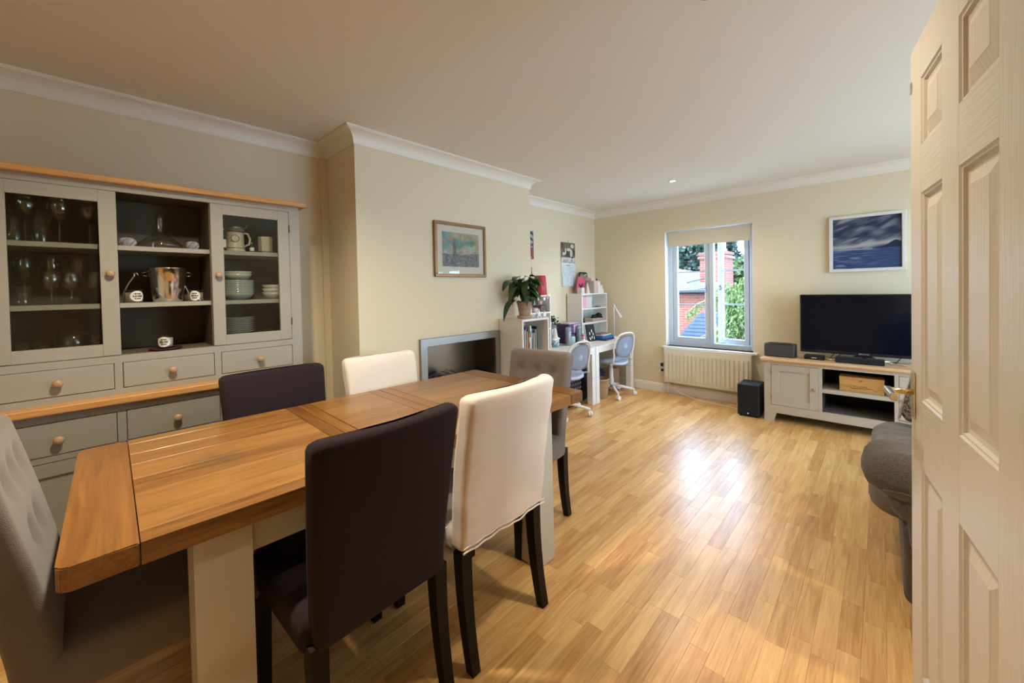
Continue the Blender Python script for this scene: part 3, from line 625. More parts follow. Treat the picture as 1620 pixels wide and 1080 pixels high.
for a, b in ((-.292, .074), (.104, .466), (.498, .852)):
    drawer(a, b, .650, .795, LF_, .718, PAINT)
    d = MB().box(LF_ - .018, LF_ + .001, a + .003, a + .058, .103, .622, .001).box(LF_ - .018, LF_ + .001, b - .058, b - .003, .103, .622, .001).box(LF_ - .018, LF_ + .0006, a + .058, b - .058, .564, .622).box(LF_ - .018, LF_ + .0006, a + .058, b - .058, .103, .165).box(LF_ - .018, LF_ - .008, a + .058, b - .058, .165, .564)
    dd = part('door', d, PAINT); MB().lathe([(.007, 0), (.008, .010), (.016, .017), (.0175, .024), (.013, .031), (.004, .033)], 16, (LF_ + .001, b - .03, .42), axis='x').build('knob', KNOB, dd, W=True)

# ---- glassware: profiles (outer then inner) so each glass has a real wall
Z1, Z2, Z3 = 1.574, 1.297, 1.052
def glassware(name, prof, t=.0018, seg=20, m=DRINK):
    outer = prof; inner = [(max(r - t, .0008), z) for r, z in prof if z > prof[0][1] + t * 1.5][::-1]
    base_i = None
    return MB().lathe(outer + inner, seg).build(name, m)
WINE = [(.0, 0), (.034, 0), (.033, .002), (.006, .006), (.0035, .012), (.0035, .085), (.010, .095), (.030, .115), (.038, .145), (.036, .18), (.031, .205)]
def wine_mesh(h, rb, stem):
    k = h / .205
    m_ = MB(); o = [(.0, 0), (.034, 0), (.033, .002), (.006, .006), (.0038, .012), (.0036, stem), (.009, stem + .008)]
    bowl = [(rb * .75, stem + (h - stem) * .22), (rb, stem + (h - stem) * .48), (rb * .96, stem + (h - stem) * .75), (rb * .82, h)]
    inn = [(r - .0015, z) for r, z in bowl[::-1]] + [(.004, stem + .014), (.0, stem + .013)]
    return m_.lathe(o + bowl + inn, 20)
def tumbler_mesh(h, r0, r1): return MB().lathe([(0, 0), (r0, 0), (r0 * 1.03, .004), (r1, h), (r1 - .002, h), (r0 - .002, .008), (0, .007)], 20)
def items(mesh, name, cat, group, spots):
    first = None
    for (x, y, z, lab) in spots:
        if first is None:
            o = mesh.build(name, DRINK); first = o
        else: o = first.copy(); C.objects.link(o)
        o.location = (x, y, z); tag(o, lab, cat, group)
GI = 'glasses behind the left glass door'
items(wine_mesh(.215, .040, .10), 'wine_glass', 'glass', GI, [(-2.75, -.185, Z1, 'tall stemmed wine glass, leftmost of those on the top cabinet shelf'), (-2.74, -.085, Z1, 'tall stemmed wine glass, middle of those on the top cabinet shelf'), (-2.75, .010, Z1, 'tall stemmed wine glass, rightmost on the top cabinet shelf')])
items(tumbler_mesh(.125, .026, .032), 'tumbler', 'glass', GI, [(-2.71, -.215, Z1, 'tall tumbler at the left end of the top cabinet shelf'), (-2.71, -.140, Z1, 'tall tumbler between the two left wine glasses on the top shelf')])
items(wine_mesh(.150, .032, .06), 'wine_glass', 'glass', GI, [(-2.70, -.115, Z2, 'short stemmed glass in the middle of the second cabinet shelf'), (-2.70, -.055, Z2, 'short stemmed glass right of centre on the second cabinet shelf'), (-2.70, .020, Z2, 'short stemmed glass at the right end of the second cabinet shelf')])
items(wine_mesh(.235, .036, .11), 'wine_glass', 'glass', GI, [(-2.85, -.20, Z2, 'tall glass at the left rear of the second cabinet shelf'), (-2.86, -.12, Z2, 'tall glass behind the short stemmed glass, second cabinet shelf'), (-2.86, -.03, Z2, 'tall glass at the right rear of the second cabinet shelf')])
items(tumbler_mesh(.085, .028, .034), 'tumbler', 'glass', GI, [(-2.72, -.20, Z2, 'straight tumbler at the left front of the second cabinet shelf'), (-2.72, -.205, Z3, 'short tumbler at the left of the bottom cabinet shelf'), (-2.70, -.150, Z3, 'short tumbler second from the left on the bottom cabinet shelf'), (-2.80, .02, Z3, 'short tumbler at the right rear of the bottom cabinet shelf')])
o = MB().lathe([(0, 0), (.045, 0), (.050, .01), (.050, .07), (.046, .12), (.044, .12), (.046, .07), (.046, .012), (0, .010)], 24).tube([(.047, 0, .105), (.075, 0, .10), (.08, 0, .06), (.049, 0, .03)], .006, 8).build('jug', DRINK); o.location = (-2.74, -.06, Z3); o.rotation_euler = (0, 0, radians(60)); tag(o, 'clear glass jug with handle on the bottom cabinet shelf', 'jug')
# middle bay
o = MB().lathe([(0, 0), (.075, 0), (.090, .012), (.088, .026), (.055, .055), (.024, .078), (.0155, .10), (.0155, .15), (.0175, .178), (.0155, .178), (.0135, .15), (.0135, .10), (.022, .080), (.052, .057), (.085, .026), (.086, .012), (0, .006)], 32).build('decanter', DRINK); o.location = (-2.765, .262, Z1); tag(o, 'wide based glass wine decanter on the top open shelf', 'decanter')
def crystal(y, r, lab):
    mb = MB(); n_ = 14; rr = [(0, 0), (r * .7, 0), (r, .018), (r * .95, .034), (r * .6, .042), (0, .030)]
    mb.lathe(rr, n_, smooth=False)
    for v in mb.bm.verts:
        a = math.atan2(v.co.y, v.co.x); q = .88 + .14 * cos(7 * a + v.co.z * 200); v.co.x *= q; v.co.y *= q
    o = mb.build('crystal_bowl', mat('cut crystal', (.75, .78, .82), .05, trans=.6, spec=1)); o.location = (-2.70, y, Z1); tag(o, lab, 'bowl', 'small crystal bowls')
crystal(.135, .034, 'small cut crystal bowl left of the decanter'); crystal(.385, .029, 'small cut crystal bowl right of the decanter')
t = thing('ice_bucket', 'hammered steel ice bucket on the middle open shelf', 'bucket', (-2.76, .285, Z2))
MB().lathe([(0, 0), (.058, 0), (.060, .006), (.072, .09), (.081, .172), (.084, .174), (.083, .178), (.079, .176), (.070, .09), (.056, .010), (0, .010)], 40).build('pail', mat('hammered steel', (.80, .79, .76), .14, 1, bump=.25, bscale=60, bstretch=(1, 1, .15)), t)
for s_ in (-1, 1): MB().tube([(0, s_ * .080, .135), (0, s_ * .098, .138), (0, s_ * .098, .152), (0, s_ * .081, .156)], .004, 8).build('handle', CHROME, t)
WAX = mat('cream candle wax', (.55, .46, .32), .6); LABELM = mat('paper label', (.80, .77, .68), .7); INK = mat('label ink', (.03, .03, .03), .7)
def candle(x, y, z, lab, r=.034, h=.065, ang=0, wax=WAX):
    t = thing('jar_candle', lab, 'candle', (x, y, z), ang, 'jar candles on the open shelves')
    MB().lathe([(0, 0), (r, 0), (r * 1.02, .004), (r * 1.02, h), (r * .97, h), (r * .96, .006), (0, .005)], 24).build('jar', DRINK, t)
    MB().lathe([(0, .006), (r * .94, .006), (r * .94, h * .78), (0, h * .78)], 24).build('wax', wax, t)
    lb = MB(); n_ = 12
    c = lb.bm.verts.new((r * 1.035, 0, h * .5)); ring = []
    for k in range(24):
        a = 2 * pi * k / 24; u, v = .80 * r * cos(a), .026 * sin(a); th = u / r; ring.append(lb.bm.verts.new((r * 1.035 * cos(th), r * 1.035 * sin(th), h * .5 + v)))
    for k in range(24): lb._face([c, ring[k], ring[(k + 1) % 24]])
    lo = lb.build('label', LABELM, t)
    ink = MB()
    for j, (n2, vv) in enumerate(((4, .012), (6, .0), (4, -.012))):
        for k in range(n2):
            th = (k - (n2 - 1) / 2) * .17; u = r * 1.05; ink.hexa((u * cos(th) - .0004, u * cos(th) + .0004, u * sin(th) - .002, u * sin(th) + .002),) if False else ink.box(u * cos(th) - .0006, u * cos(th) + .0006, u * sin(th) - .0018, u * sin(th) + .0018, h * .5 + vv - .0035, h * .5 + vv + .0035)
    ink.build('lettering', INK, t)
candle(-2.70, .150, Z2, 'jar candle with white oval label, left of the ice bucket', ang=radians(20))
candle(-2.70, .395, Z2, 'jar candle with white oval label, right of the ice bucket', r=.030, h=.06, ang=radians(-25))
candle(-2.70, .262, Z3 + .011, 'jar candle standing on a dark plum dish on the lowest open shelf', r=.032, h=.062, ang=radians(-18), wax=WHITE)
o = MB().lathe([(0, 0), (.035, 0), (.060, .004), (.068, .010), (.066, .011), (.05, .0085), (0, .0085)], 32).build('dish', mat('plum glaze', (.10, .015, .035), .2)); o.location = (-2.70, .262, Z3); tag(o, 'shallow dark plum dish under the candle', 'dish')
for y, sg, lab in ((.112, 1, 'polished wick trimmer leaning behind the left candle'), (.372, -1, 'polished wick trimmer leaning behind the right candle')):
    mb = MB().tube([(0, 0, .002), (0, sg * .004, .05), (0, sg * .022, .095), (0, sg * .045, .135), (0, sg * .044, .150)], [.0045, .004, .0035, .004, .006], 8).tube([(0, sg * .042, .145), (0, sg * .055, .150), (0, sg * .060, .138)], .003, 8)
    o = mb.build('wick_trimmer', CHROME); o.location = (-2.75, y, Z2); tag(o, lab, 'wick trimmer', 'wick trimmers')
# right bay behind glass
STEIN = mat('stoneware cream', (.55, .48, .36), .4); STEIND = mat('stoneware dark', (.10, .09, .08), .4)
t = thing('beer_stein', 'lidded stoneware stein with round dark emblem on the top right shelf', 'stein', (-2.73, .585, Z1))
MB().lathe([(0, 0), (.048, 0), (.049, .008), (.045, .014), (.047, .024), (.043, .030), (.041, .115), (.044, .120), (.044, .132), (.040, .134), (0, .134)], 28).build('body', STEIN, t)
MB().lathe([(.0445, .018), (.0485, .021), (.0445, .026)], 28).lathe([(.0425, .112), (.046, .117), (.0455, .132), (.0415, .134)], 28).build('bands', STEIND, t)
MB().lathe([(.042, .134), (.045, .137), (.040, .144), (.022, .155), (.010, .160), (.008, .170), (.0, .172)], 24).tube([(.0, .042, .138), (0, .058, .150), (0, .056, .166)], .004, 8).build('lid', mat('pewter', (.40, .39, .36), .3, 1), t)
MB().tube([(0, .040, .112), (0, .062, .110), (0, .074, .080), (0, .068, .048), (0, .042, .034)], .006, 10).build('handle', STEIN, t)
em = MB().lathe([(0, 0), (.020, 0), (.020, .003), (0, .003)], 24, (.0405, -.010, .074), axis='x'); em.build('emblem', STEIND, t)
MB().lathe([(.0155, .0032), (.0175, .0032), (.0175, .0042), (.0155, .0042)], 24, (.0405, -.010, .074), axis='x').box(.0435, .0448, -.018, -.002, .069, .073).box(.0435, .0448, -.012, -.008, .073, .082).build('crest_lines', STEIN, t)
t = thing('tea_tin', 'six sided cream tin with a column of dark marks', 'tin', (-2.72, .735, Z1), radians(15))
MB().lathe([(0, 0), (.035, 0), (.036, .008), (.037, .095), (.035, .098), (0, .098)], 6, smooth=False).build('body', STEIN, t); MB().lathe([(.0365, .0), (.038, .002), (.0372, .012)], 6, smooth=False).build('base_band', mat('tin brown', (.16, .08, .04), .5), t)
mb = MB(); [mb.box(.0325, .0337, -.006, .004, .022 + .018 * k, .033 + .018 * k) for k in range(4)]; mb.build('marks', INK, t)
def bottle(y, x, h, r, lab, m, capm=WHITE):
    t = thing('small_bottle', lab, 'bottle', (x, y, Z1), group='small bottles beside the stein')
    MB().lathe([(0, 0), (r, 0), (r, h * .6), (r * .45, h * .75), (r * .45, h * .95), (0, h * .95)], 14).build('glass_body', m, t)
    MB().lathe([(r * 1.03, h * .15), (r * 1.04, h * .16), (r * 1.04, h * .5), (r * 1.03, h * .51)], 14).build('label', LABELM, t); MB().lathe([(0, h * .94), (r * .5, h * .94), (r * .5, h), (0, h)], 12).build('cap', capm, t)
bottle(.660, -2.70, .055, .011, 'miniature bottle with pale label between the stein and the tin', mat('green bottle glass', (.03, .05, .02), .1))
bottle(.515, -2.69, .125, .018, 'bottle with white label half hidden behind the left door stile', mat('dark bottle glass', (.02, .02, .02), .1))
CER = mat('white glazed ceramic', (.48, .46, .41), .15); CER2 = mat('grey glazed ceramic', (.30, .31, .30), .15)
def stack(name, cat, prof, n, dz, x, y, z, m, labf, group):
    first = None
    for k in range(n):
        if first is None: o = MB().lathe(prof, 28).build(name, m); first = o
        else: o = first.copy(); C.objects.link(o)
        o.location = (x, y, z + dz * k); tag(o, labf(k, n), cat, group)
plate = lambda R: [(0, 0), (R * .6, 0), (R * .63, .003), (R, .016), (R, .018), (R * .62, .006), (0, .005)]
bowl = lambda R, h: [(0, 0), (R * .5, 0), (R * .8, h * .45), (R, h), (R - .003, h), (R * .77, h * .5), (R * .48, .004), (0, .004)]
pos = lambda what: (lambda k, n: '%s, %s of its stack' % (what, 'lowest' if k == 0 else ('topmost' if k == n - 1 else ('%s from the bottom' % ['', 'second', 'third', 'fourth', 'fifth', 'sixth', 'seventh', 'eighth'][k]))))
stack('dinner_plate', 'plate', plate(.118), 4, .0105, -2.80, .625, Z3, CER2, pos('wide dinner plate, bottom right shelf'), 'plates on the bottom right shelf')
stack('side_plate', 'plate', plate(.085), 8, .0115, -2.80, .600, Z3 + .045, CER2, pos('smaller plate piled on the wide dinner plates'), 'plates on the bottom right shelf')
stack('soup_bowl', 'bowl', bowl(.082, .040), 7, .0125, -2.77, .600, Z2, CER2, pos('soup bowl on the middle right shelf'), 'soup bowls')
stack('serving_bowl', 'bowl', bowl(.072, .04), 2, .014, -2.77, .600, Z2 + .112, CER, pos('white bowl resting on the soup bowls'), 'white bowls')
stack('cereal_bowl', 'bowl', bowl(.060, .042), 3, .022, -2.72, .770, Z2, CER, pos('rounded cream bowl beside the soup bowls'), 'cereal bowls')
o = tumbler_mesh(.07, .025, .028).build('glass_jar', DRINK); o.location = (-2.72, .745, Z3); tag(o, 'small glass jar right of the plates', 'jar')
bz = MB().lathe([(0, 0), (.016, 0), (.016, .035), (.006, .042), (.006, .052), (0, .052)], 12).build('pepper_pot', BLACK); bz.location = (-2.76, .705, Z3); tag(bz, 'small black pot between the plates and the glass jar', 'pot')

# ------------------------------------------------------------------ fireplace set into the chimney breast
fp = thing('fireplace', 'wall hung brushed steel fireplace with dark recess and stones', 'fireplace', (XF, 2.096, .36))
a, b, z0, z1 = 1.675, 2.513, .36, .966
MB().box(XF - .002, XF + .022, a, b, FZ1 - .003, z1, .002).box(XF - .002, XF + .022, a, b, z0, FZ0 + .003, .002).box(XF - .002, XF + .022, a, FY0 + .003, FZ0, FZ1, .002).box(XF - .002, XF + .022, FY1 - .003, b, FZ0, FZ1, .002).build('steel_frame', STEEL, fp, W=True)
DS = mat('smoked steel lining', (.26, .22, .18), .28, 1)
MB().box(XF - .236, XF - .232, FY0 + .003, FY1 - .003, FZ0 + .003, FZ1 - .003).box(XF - .236, XF, FY0 + .001, FY0 + .005, FZ0 + .003, FZ1 - .003).box(XF - .236, XF, FY1 - .005, FY1 - .001, FZ0 + .003, FZ1 - .003).box(XF - .236, XF, FY0, FY1, FZ1 - .006, FZ1 - .002).box(XF - .236, XF, FY0, FY1, FZ0 + .001, FZ0 + .005).build('lining', DS, fp, W=True)
MB().box(XF - .20, XF - .04, FY0 + .03, FY1 - .05, FZ0 + .005, .56, .01).build('coal_bed', mat('dark grate', (.03, .028, .026), .8), fp, W=True)
rr = random.Random(5); SM = [mat('stone %d' % i, c, .85, bump=.6, bscale=60) for i, c in enumerate(((.05, .04, .038), (.12, .10, .09), (.25, .22, .19), (.40, .35, .30)))]
def rock(r, seed, sq=.75):
    mb = MB(); bmesh.ops.create_icosphere(mb.bm, subdivisions=2, radius=r)
    for v in mb.bm.verts: v.co *= 1 + .28 * noise.noise(v.co * 28 + Vector((seed * 3.1, 0, 0))); v.co.z *= sq
    for f in mb.bm.faces: f.smooth = True
    return mb
for k in range(34):
    y = FY0 + .05 + rr.random() * .60; hgt = .09 * (1 - min(1, (y - FY0) / .42)) ; z = .572 + rr.random() * hgt + (.03 if y < FY0 + .3 else 0); x = XF - .06 - rr.random() * .11; r = rr.uniform(.018, .034)
    mb = rock(r, k); mb.bm.transform(Matrix.Translation((x, y, z))); mb.build('stone', SM[rr.choice((0, 0, 1, 1, 2)) if y < FY0 + .3 else rr.choice((1, 2, 3))], fp, W=True)
for q in range(5):
    y = FY0 + .05 + .05 * q; MB().tube([(XF - .13, y, .60), (XF - .10, y + .07, .655 + .01 * (q % 2)), (XF - .07, y + .13, .66 - .012 * q)], [.013, .017, .010], 8).build('driftwood', SM[1 if q % 2 else 0], fp, W=True)

# ------------------------------------------------------------------ pictures
def frame(t, w_, h_, fw, d, m, bev=.003):
    for nm, bx in (('frame_rail', (-w_ / 2, w_ / 2, -h_ / 2, -h_ / 2 + fw)), ('frame_rail', (-w_ / 2, w_ / 2, h_ / 2 - fw, h_ / 2)), ('frame_stile', (-w_ / 2, -w_ / 2 + fw, -h_ / 2 + fw, h_ / 2 - fw)), ('frame_stile', (w_ / 2 - fw, w_ / 2, -h_ / 2 + fw, h_ / 2 - fw))):
        MB().box(bx[0], bx[1], -d, 0, bx[2], bx[3], bev).build(nm, m, t)
def city(u, v):
    c = mixc((.10, .42, .42), (.62, .60, .40), sm(.0, .45, u + .25 * nz(u, v, 3)))
    c = mixc(c, (.70, .50, .16), sm(.05, .35, nz(u, v, 4, 2)) * sm(.15, .4, u))
    c = mixc(c, (.10, .40, .34), sm(.1, .35, nz(u, v, 3.5, 7)) * sm(.2, .5, v)); c = mixc(c, (.75, .72, .62), sm(.1, .4, nz(u * 1.5, v * .6, 5, 4)))
    c = mixc(c, (.6, .35, .28), sm(.22, .4, nz(u, v, 6, 12)))
    tw = abs(u - .32) < (.045 if v < .62 else .05 * (1 - (v - .62) / .24)) and v < .86
    sky = .36 + .05 * nz(u, 0, 9, 3) + (.04 if u > .75 else 0)
    if v < sky: c = mixc((.10, .10, .12), (.34, .33, .34), .5 + nz(u, v, 14, 5))
    for cx in (.60, .78, .95):
        if ((u - cx) / .07) ** 2 + ((v - .18) / .14) ** 2 < 1: c = mixc((.32, .33, .34), (.10, .10, .11), sm(-.2, .3, nz(u, v, 20)))
    if tw: c = mixc((.05, .06, .07), (.3, .3, .3), .4 + nz(u, v, 22, 1))
    if abs(u - .80) < .008 and v < .52: c = (.08, .08, .08)
    return tuple(q * .62 for q in mixc(c, (.3, .32, .3), .12))
def pic_thing(name, label, cat, loc, rz): return thing(name, label, cat, loc, rz)
t = pic_thing('framed_picture', 'bronze framed abstract picture of a city skyline on the chimney breast', 'picture', (XF + .001, 2.094, 1.656), radians(90))
BRZ = mat('bronze frame', (.30, .17, .08), .35, .6)
frame(t, .54, .438, .026, .022, BRZ); MB().box(-.25, .25, -.010, -.003, -.20, .20).build('mount', mat('cream mount', (.72, .64, .53), .8), t)
p = painted('print', .385, .275, city, 120, 86, t); p.location = (.0, -.0112, -.135)
MB().box(-.245, .245, -.015, -.0135, -.194, .194).build('glass', GLASS, t)
def sea(u, v):
    if v < .385:
        c = mixc((.012, .035, .13), (.03, .08, .20), .5 + nz(u * 2, v * 18, 3)); c = mixc(c, (.22, .27, .36), sm(.12, .5, nz(u * 1.4, v * 22, 3, 4)) * sm(1.0, .1, u) * .9)
        if v > .365 and u < .6: c = mixc(c, (.35, .40, .48), .6)
        return c
    c = mixc((.035, .06, .16), (.20, .24, .32), .5 + 1.1 * nz(u * 2.2 + v * .8, v * 5 - u * 1.6, 2.2, 1))
    c = mixc(c, (.50, .52, .56), sm(.05, .5, nz(u * 1.5 + 2, v * 6 - u * 2.2, 2, 3)) * sm(1.05, .2, u * .6 + v * .3))
    c = mixc(c, (.015, .03, .12), sm(.0, .35, nz(u * 1.2 + 5, v * 5 - u * 1.8, 2.1, 9)) * (.5 + .5 * u))
    glow = exp(-((v - .43 - .10 * u * u) / .045) ** 2); c = mixc(c, (.62, .60, .58), glow * .85)
    hill = .385 + .10 * exp(-((u - .92) / .10) ** 2) + .03 * sm(.6, .8, u) + .008 * exp(-((u - .4) / .04) ** 2) + .004
    if v < hill: c = (.012, .035, .11)
    return tuple(q ** 1.25 * .8 for q in c)
t = pic_thing('seascape_painting', 'white framed dark blue seascape painting above the television', 'painting', (-.106, YW - .001, 1.694), 0)
frame(t, .532, .530, .028, .032, mat('white frame', (.74, .72, .68), .4)); MB().box(-.245, .245, -.012, -.003, -.25, .25).build('backing', WHITE, t)
p = painted('canvas', .474, .476, sea, 130, 130, t, rough=.35); p.location = (0, -.0135, -.238)

# ------------------------------------------------------------------ radiator, socket, cable
t = thing('radiator', 'white panel radiator with vertical flutes under the window', 'radiator', (-1.50, 4.86, .13))
RAD = mat('radiator enamel', (.74, .70, .60), .4); x0, x1, z0, z1 = -1.975, -1.03, .150, .560; mb = MB(); pts = []
npl = 20; wv = (x1 - x0 - .03) / npl
mb.box(x0, x1, 4.842, 4.852, z0, z1, .002)
for k in range(npl):
    a = x0 + .015 + wv * k
    mb.hexa((a + .006, a + wv - .006, 4.836, 4.844), (a + .007, a + wv - .007, 4.836, 4.844), z0 + .035, z1 - .055)
    mb.hexa((a + .013, a + wv - .013, 4.824, 4.840), (a + .013, a + wv - .013, 4.824, 4.840), z0 + .045, z1 - .065)
mb.build('front_panel', RAD, t, W=True)
MB().box(x0, x1, 4.90, 4.912, z0, z1, .002).build('rear_panel', RAD, t, W=True); MB().box(x0 - .002, x0 + .003, 4.842, 4.912, z0, z1).build('end_cap', RAD, t, W=True); MB().box(x1 - .003, x1 + .002, 4.842, 4.912, z0, z1).build('end_cap', RAD, t, W=True)
mb = MB().box(x0, x1, 4.842, 4.848, z1, z1 + .008).box(x0, x1, 4.906, 4.912, z1, z1 + .008)
for k in range(46): x = x0 + .01 + (x1 - x0 - .02) * k / 45; mb.box(x - .002, x + .002, 4.848, 4.906, z1 + .001, z1 + .006)
mb.build('top_grille', RAD, t, W=True)
MB().tube([(x1 - .04, 4.877, z0), (x1 - .04, 4.877, .0)], .0075, 8).build('pipe', RAD, t, W=True); MB().tube([(x0 + .04, 4.877, z0), (x0 + .04, 4.877, .0)], .0075, 8).build('pipe', RAD, t, W=True)
MB().lathe([(0, 0), (.018, 0), (.018, .05), (.012, .055), (0, .055)], 14, (x1 + .03, 4.877, .145)).tube([(x1, 4.877, .165), (x1 + .03, 4.877, .165)], .009, 8).build('valve', WHITEP, t, W=True)
for x in (-1.75, -1.25): MB().box(x - .015, x + .015, 4.90, YW - .019, .40, .43).build('bracket', RAD, t, W=True)
t = thing('wall_socket', 'white wall socket with a black plug left of the radiator', 'socket', (-2.03, YW, .24)); MB().box(-.043, .043, -.010, 0, -.0, .146, .002).build('face_plate', WHITEP, t); MB().box(-.014, .016, -.045, -.010, .085, .125, .004).build('plug', BLACK, t); MB().box(-.010, .022, -.040, -.010, .02, .052, .004).build('plug', BLACK, t)
o = MB().tube([(-2.02, 4.90, .26), (-1.98, 4.885, .18), (-1.90, 4.87, .10), (-1.75, 4.84, .03), (-1.55, 4.78, .004), (-1.30, 4.74, .004), (-1.10, 4.70, .004), (-.98, 4.70, .004)], .0035, 6).build('power_cable', WHITEP); tag(o, 'white cable hanging from the socket to the floor by the subwoofer', 'cable')
o = MB().tube([(-2.62, 4.905, .005), (-2.3, 4.905, .005), (-2.0, 4.90, .006), (-1.7, 4.905, .005), (-1.4, 4.90, .005), (-1.12, 4.90, .005)], .0032, 6).build('skirting_cable', WHITEP); tag(o, 'white cable lying on the floor along the skirting board', 'cable')
o = MB().box(-1.16, -1.09, 4.80, 4.86, .0, .035, .004).build('cable_adaptor', WHITEP); tag(o, 'small white adaptor on the floor left of the subwoofer', 'adaptor')

# ------------------------------------------------------------------ TV cabinet and electronics
tv = thing('television_cabinet', 'low pale stone television cabinet with an oak top and open middle shelves', 'cabinet', (-.163, 4.7, 0))
CP = mat('pale stone paint', (.46, .405, .325), .5); CX0, CX1, CY0, CY1 = -.845, .520, 4.50, 4.90
MB().box(CX0 - .028, CX1 + .028, CY0 - .026, CY1, .588, .612, .005, 2).build('oak_top', OAKX, tv, W=True)
MB().box(CX0 - .012, CX1 + .012, CY0 - .012, CY1, .574, .588, .004).build('top_moulding', OAKX, tv, W=True)
IN = mat('shade-darkened cabinet inside', (.12, .105, .085), .6)  # shade inside the cabinet put into this darker colour
def cpart(n, mb, m=CP, p=None): return mb.build(n, m, p or tv, W=True)
f0, f1 = CY0, CY0 + .02
cpart('face_frame', MB().box(CX0, CX1, f0, f1, .555, .574).box(CX0, CX0 + .055, f0, f1, .0, .555).box(CX1 - .055, CX1, f0, f1, 0, .555).box(CX0 + .055, CX1 - .055, f0, f1, .085, .160)
      .box(-.423, -.397, f0, f1, .160, .555).box(.074, .100, f0, f1, .160, .555).hexa((CX0 + .055, CX0 + .075, f0, f1), (CX0 + .055, CX0 + .10, f0, f1), .0, .085).hexa((CX1 - .075, CX1 - .055, f0, f1), (CX1 - .10, CX1 - .055, f0, f1), 0, .085))
cpart('side_panel', MB().box(CX0, CX0 + .018, f1, CY1, .0, .574)); cpart('side_panel', MB().box(CX1 - .018, CX1, f1, CY1, 0, .574))
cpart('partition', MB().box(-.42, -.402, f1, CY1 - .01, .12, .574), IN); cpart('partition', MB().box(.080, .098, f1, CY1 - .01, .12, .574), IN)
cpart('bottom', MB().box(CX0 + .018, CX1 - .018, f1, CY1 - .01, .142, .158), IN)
cpart('shelf', MB().box(-.402, .080, f0 + .003, CY1 - .01, .335, .368, .001))
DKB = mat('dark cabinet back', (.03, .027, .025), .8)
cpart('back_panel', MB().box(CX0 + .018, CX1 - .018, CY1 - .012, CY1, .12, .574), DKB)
for j, (a, b) in enumerate(((CX0 + .058, -.425), (.102, CX1 - .058))):
    d = MB().box(a, a + .062, f0 - .001, f1 - .002, .163, .552, .0015).box(b - .062, b, f0 - .001, f1 - .002, .163, .552, .0015).box(a + .062, b - .062, f0 - .0005, f1 - .002, .163, .222).box(a + .062, b - .062, f0 - .0005, f1 - .002, .493, .552).box(a + .062, b - .062, f0 + .008, f0 + .014, .222, .493)
    dd = cpart('door', d); kx = b - .030 if j == 0 else a + .03
    MB().lathe([(.006, 0), (.007, -.008), (.014, -.014), (.015, -.019), (.011, -.025), (.003, -.026)], 14, (kx, f0, .355), axis='y').build('knob', KNOB, dd, W=True)
    hx = a if j == 0 else b
    for hz in (.24, .48): MB().tube([(hx, f0 - .003, hz - .018), (hx, f0 - .003, hz + .018)], .003, 6).build('hinge', mat('brass hinge', (.30, .24, .14), .4, .9), dd, W=True)
t = thing('television', 'large flat black television standing on the cabinet', 'television', (-.118, 4.74, .612))
x0, x1, z0, z1 = -.582, .346, .667, 1.220
MB().box(x0, x1, 4.725, 4.765, z0, z1, .004).build('housing', BLACK, t, W=True); MB().box(x0 + .012, x1 - .012, 4.7235, 4.7255, z0 + .028, z1 - .012).build('screen', mat('dark glossy screen', (.002, .004, .010), .15, spec=.25), t, W=True)
MB().box(x0, x1, 4.722, 4.727, z1 - .001, z1 + .0015).box(x0 - .0015, x0 + .0005, 4.722, 4.727, z0, z1).build('edge_trim', mat('silver trim', (.5, .5, .5), .3, 1), t, W=True)
MB().hexa((-.20, -.04, 4.728, 4.760), (-.16, -.08, 4.728, 4.760), .650, .668).box(-.135, -.10, 4.73, 4.76, .625, .668).build('neck', BLACK, t, W=True)
for s_ in (-1, 1):
    MB().tube([(-.118 + s_ * .07, 4.73, .622), (-.118 + s_ * .20, 4.69, .619), (-.118 + s_ * .275, 4.655, .617)], [.006, .007, .004], 8).build('foot', CHROME, t, W=True)
    MB().tube([(-.118 + s_ * .04, 4.745, .630), (-.118 + s_ * .22, 4.80, .618)], .006, 8).build('foot', CHROME, t, W=True)
fc = bpy.data.curves.new('logo', 'FONT'); fc.body = 'SAMSUNG'; fc.size = .016; fc.align_x = 'CENTER'; fc.extrude = .0002
fo = bpy.data.objects.new('logo_text', fc); C.objects.link(fo); bpy.context.view_layer.update()
me = bpy.data.meshes.new_from_object(fo); bpy.data.objects.remove(fo); me.materials.append(mat('logo silver', (.55, .55, .55), .4)); lo = bpy.data.objects.new('logo', me); C.objects.link(lo); lo.parent = t; lo.location = (0, 4.7228 - 4.74, .675 - .612); lo.rotation_euler = (radians(90), 0, 0)
t = thing('wireless_speaker', 'dark grey box speaker at the left end of the cabinet top', 'speaker', (-.735, 4.66, .612))
MB().soft(0, 0, 0, .128, .262, .13, .03, .008, mid=2).build('body', BLACK, t); MB().box(-.121, .121, -.0665, -.060, .006, .120, .004).build('grille', mat('speaker grille', (.055, .053, .05), .6, bump=.4, bscale=500), t); MB().box(-.10, .09, -.035, .045, .1275, .1325, .002).build('control_panel', BLACKM, t)
t = thing('soundbar', 'short black soundbar in front of the television', 'soundbar', (-.145, 4.60, .612)); MB().box(-.163, .163, -.035, .035, .0, .050, .006).build('body', BLACKM, t); MB().box(-.160, .160, -.037, -.034, .003, .047, .001).build('grille', mat('soundbar cloth', (.012, .012, .013), .9, bump=.4, bscale=500), t)
t = thing('set_top_box', 'small black box left of the television foot', 'set top box', (-.465, 4.66, .612)); MB().box(-.075, .075, -.05, .05, 0, .040, .004).build('case', BLACK, t); MB().box(-.02, .02, -.0515, -.0495, .016, .022).build('display', LGREY, t)
